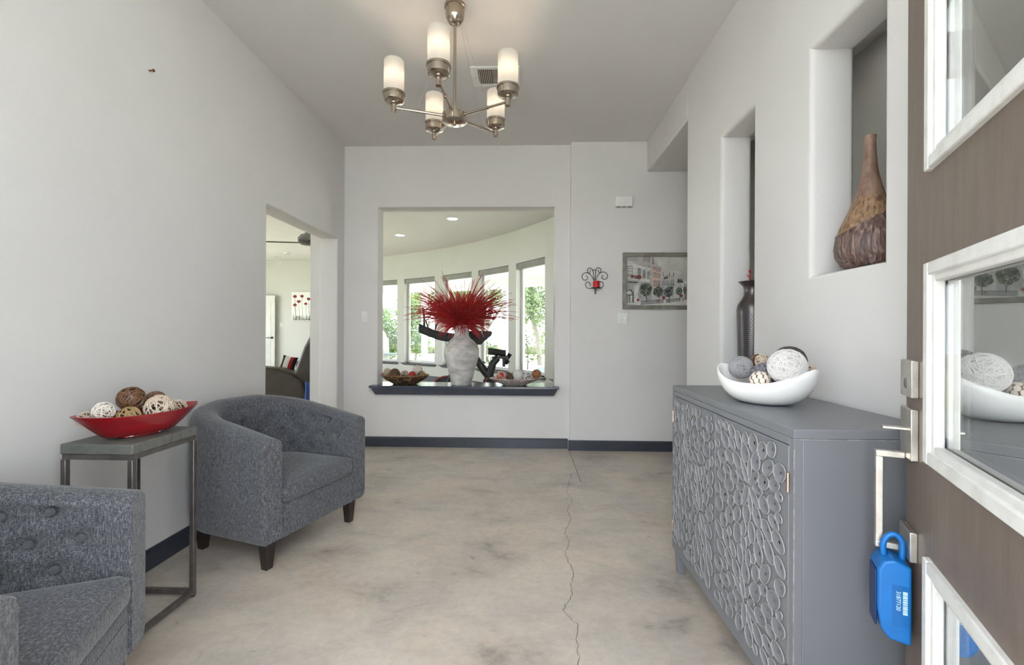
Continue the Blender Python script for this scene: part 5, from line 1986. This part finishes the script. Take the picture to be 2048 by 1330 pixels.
# front: handlebar post, screen and curved handlebar tray
MB().tube([(-.42, 0, .34), (-.30, 0, .60), (-.26, 0, .86), (-.25, 0, .98)], .04, 10, .032).build('handlebar_post', 'bike_black', ex, smooth=True)
scn_ = MB().prism([(-.22, 1.085), (.145, 1.085), (.16, 1.06), (.145, 1.025), (.06, .96), (.03, .92), (-.10, .92), (-.22, .97)], -.05, 0.0, Mx).build('console', 'bike_black', ex, bevel=.008)
MB().prism([(.028, 1.08), (.036, 1.08), (.062, 1.01), (.054, 1.01)], .0, .002, Mx).build('console_glint', 'cloth_white', scn_)  # white strip painted as a light reflection across the console face
hb = MB()
rows = []
cl = curve([(-.70, -.02, 1.115), (-.60, -.03, 1.075), (-.45, -.05, 1.025), (-.30, -.05, 1.005), (-.12, -.04, 1.005)], 5)
for p in cl:
    rows.append([(p.x, p.y + dy, p.z + dz_) for dy, dz_ in ((-.06, -.052), (.12, -.030), (.14, .012), (.10, .040), (-.05, .052), (-.075, .01))])
hb.grid(rows, close_u=True)
hb.add(rows[0], [tuple(range(6))])
hb.add(rows[-1], [tuple(range(6))])
hb.build('handlebar_tray', 'bike_black', ex, smooth=True, angle=50)
MB().tube(curve([(-.66, 0, 1.09), (-.655, .0, 1.15), (-.66, .01, 1.26), (-.68, .02, 1.36)], 4), .014, 8).build('handlebar_horn', 'bike_black', ex, smooth=True)
MB().tube([(-.645, .03, 1.21), (-.60, .03, 1.08)], .009, 6).tube([(-.50, .06, 1.19), (-.54, .06, 1.10)], .009, 6).build('brace_rod', 'bike_black', ex, smooth=True)

# ================================================================ OUTDOORS THINGS


def leaf_cloud(blobs, count, size, seed):
    rnd = random.Random(seed)
    mb = MB()
    tot = sum(b[3] * b[4] * b[5] for b in blobs)
    for (cx, cy, cz, rx, ry, rz) in blobs:
        for k in range(int(count * rx * ry * rz / tot)):
            while True:
                u = Vector((rnd.uniform(-1, 1), rnd.uniform(-1, 1), rnd.uniform(-1, 1)))
                if .25 < u.length < 1:
                    break
            c = Vector((cx + u.x * rx, cy + u.y * ry, cz + u.z * rz))
            d1 = Vector((rnd.gauss(0, 1), rnd.gauss(0, 1), rnd.gauss(0, .7))).normalized()
            d2_ = d1.orthogonal().normalized()
            d2_ = (Matrix.Rotation(rnd.uniform(0, 6), 3, d1) @ d2_)
            s = size * rnd.uniform(.6, 1.3)
            mb.add([c - d1 * s, c - d2_ * s * .42, c + d1 * s, c + d2_ * s * .42], [(0, 1, 2, 3)])
    return mb


def tree(name, loc, trunk, blobs, count, size, leaf, label, cat, seed, group=None):
    t_ = thing(name, label, cat, loc, 0, group)
    for pts, r0, r1 in trunk:
        MB().tube(curve(pts, 3), r0, 7, r1).build('trunk' if r0 > .06 else 'branch', 'bark', t_, smooth=True)
    f_ = leaf_cloud(blobs, count, size, seed).build('foliage', leaf, t_)
    f_['kind'] = 'stuff'
    return t_


GZ = -.14
tree('leafy_tree', (-1.75, 19.0, GZ), [([(0, 0, 0), (.1, 0, 1.2), (.35, .1, 2.4), (.5, .1, 3.4)], .13, .06), ([(.1, 0, 1.2), (.6, 0, 2.0), (1.2, 0, 2.9)], .055, .03), ([(.3, 0, 2.2), (-.3, 0, 2.8), (-.8, 0, 3.4)], .05, .03)],
     [(0, 0, 3.3, 1.7, 1.4, 1.1), (1.2, .3, 3.0, 1.0, 1.0, .9), (-1.1, .2, 2.9, 1.0, 1.0, .8), (.4, 0, 4.4, 1.4, 1.2, 1.0)], 6000, .10, 'leaf_pale',
     'spreading tree with a leaning trunk seen through the fourth window', 'tree', 1, 'trees in the garden')
tree('leafy_tree', (.55, 16.2, GZ), [([(0, 0, 0), (-.1, 0, 1.0), (-.35, .1, 2.0), (-.3, .1, 3.2)], .10, .05)],
     [(0, 0, 2.6, 1.0, 1.2, 1.2), (-.8, 0, 2.3, .7, .9, .9), (.9, .2, 2.3, .8, .8, 1.2), (-.2, 0, 3.8, 1.2, 1.0, .9), (.55, 0, 1.5, .4, .5, .6)], 6500, .085, 'leaf_pale',
     'airy tree seen through the rightmost window', 'tree', 2, 'trees in the garden')
tree('leafy_tree', (-4.2, 21.5, GZ), [([(0, 0, 0), (.0, 0, 1.3), (.2, .1, 2.6), (.1, .1, 3.6)], .13, .06)],
     [(0, 0, 3.0, 1.8, 1.4, 1.2), (1.1, 0, 3.9, 1.3, 1.2, 1.0), (-1.2, 0, 3.5, 1.2, 1.2, 1.0)], 5000, .11, 'leaf_pale',
     'tree behind the red bouquet in the garden', 'tree', 3, 'trees in the garden')
tree('garden_shrub', (-5.25, 16.4, GZ), [([(0, 0, 0), (.05, 0, .6), (.1, 0, 1.4)], .05, .02)],
     [(0, 0, 1.2, .85, .6, .95), (.25, 0, .75, .6, .5, .6), (-.4, 0, 1.7, .6, .6, .6)], 3600, .075, 'leaf_deep',
     'bright green shrub seen through the leftmost window', 'shrub', 4, 'shrubs by the patio')
tree('garden_shrub', (-3.80, 15.4, GZ), [([(0, 0, 0), (.05, 0, .6), (-.1, 0, 1.5)], .05, .02)],
     [(0, 0, 1.35, .55, .55, .75), (-.2, 0, 2.0, .5, .5, .55), (.25, 0, .7, .4, .4, .35)], 2600, .07, 'leaf_deep',
     'green shrub left of the white porch post', 'shrub', 5, 'shrubs by the patio')
tree('garden_shrub', (-.98, 11.9, GZ), [([(0, 0, 0), (.05, 0, .3), (-.1, 0, .7)], .03, .012)],
     [(0, 0, .62, .34, .3, .34)], 380, .05, 'leaf_pale', 'pale small shrub behind the exercise bike seat', 'shrub', 6, 'shrubs by the patio')
tree('garden_shrub', (.02, 10.5, GZ), [([(0, 0, 0), (.05, 0, .5), (.0, 0, 1.25)], .022, .008)],
     [(0, 0, .95, .16, .2, .30), (.12, 0, .62, .18, .2, .16)], 120, .05, 'leaf_deep', 'thin sprig of leaves at the left edge of the rightmost window', 'shrub', 7, 'shrubs by the patio')
tree('garden_shrub', (1.35, 20.8, GZ), [([(0, 0, 0), (.05, 0, .6), (.1, 0, 1.0)], .05, .02)],
     [(0, 0, 1.1, 1.1, .7, 1.1), (1.2, 0, 1.0, .9, .7, 1.0)], 1500, .09, 'leaf_deep',
     'dense green shrub at the right of the lawn', 'shrub', 8, 'shrubs by the patio')
hd = MB()
for k in range(40):
    hd.box(-14 + k * .7, -13.32 + k * .7, 24.0, 24.5, GZ, GZ + .34 + .05 * math.sin(k * 2.3))
tag(hd.build('low_hedge', 'hedge', bevel=.04), 'low dark hedge along the far edge of the lawn', 'hedge')


def garden_chair(loc, rz, label):
    g_ = thing('garden_chair', label, 'garden chair', loc, rz)
    for k_ in range(5):
        MB().box(-.24 + k_ * .098, -.155 + k_ * .098, .22, .245, .25, .80 + .05 * math.sin(PI * (k_ + .5) / 5), Matrix.Rotation(R(-10), 4, 'X')).build('back_slat', 'garden_blue', g_)
    MB().box(-.25, .25, -.28, .24, .30, .335).build('seat', 'garden_blue', g_)
    for sx_ in (-1, 1):
        MB().box(sx_ * .30 - .05, sx_ * .30 + .05, -.34, .30, .50, .525).build('arm', 'garden_blue', g_)
        MB().box(sx_ * .27 - .02, sx_ * .27 + .02, -.30, -.24, 0, .50).build('leg', 'garden_blue', g_)
        MB().box(sx_ * .27 - .02, sx_ * .27 + .02, .16, .22, 0, .50).build('leg', 'garden_blue', g_)
    return g_


gch = garden_chair((.30, 9.6, -.06), R(200), 'low grey-blue slatted garden chair outside the rightmost window')
gch.scale = (.5, .5, .5)
gc = thing('covered_grill', 'tan covered grill on the patio at the leftmost window', 'grill', (-4.05, 12.05, -.06))
MB().frustum(0, 0, 0, .95, .34, .30, .30, .26).build('cover', 'cover_tan', gc, bevel=.04, seg=3)
MB().frustum(0, 0, .94, 1.15, .28, .24, .20, .16).build('hood', 'cover_tan', gc, bevel=.04, seg=3)
MB().box(.30, .75, -.2, .2, .48, .53).build('side_shelf', 'garden_blue', gc)
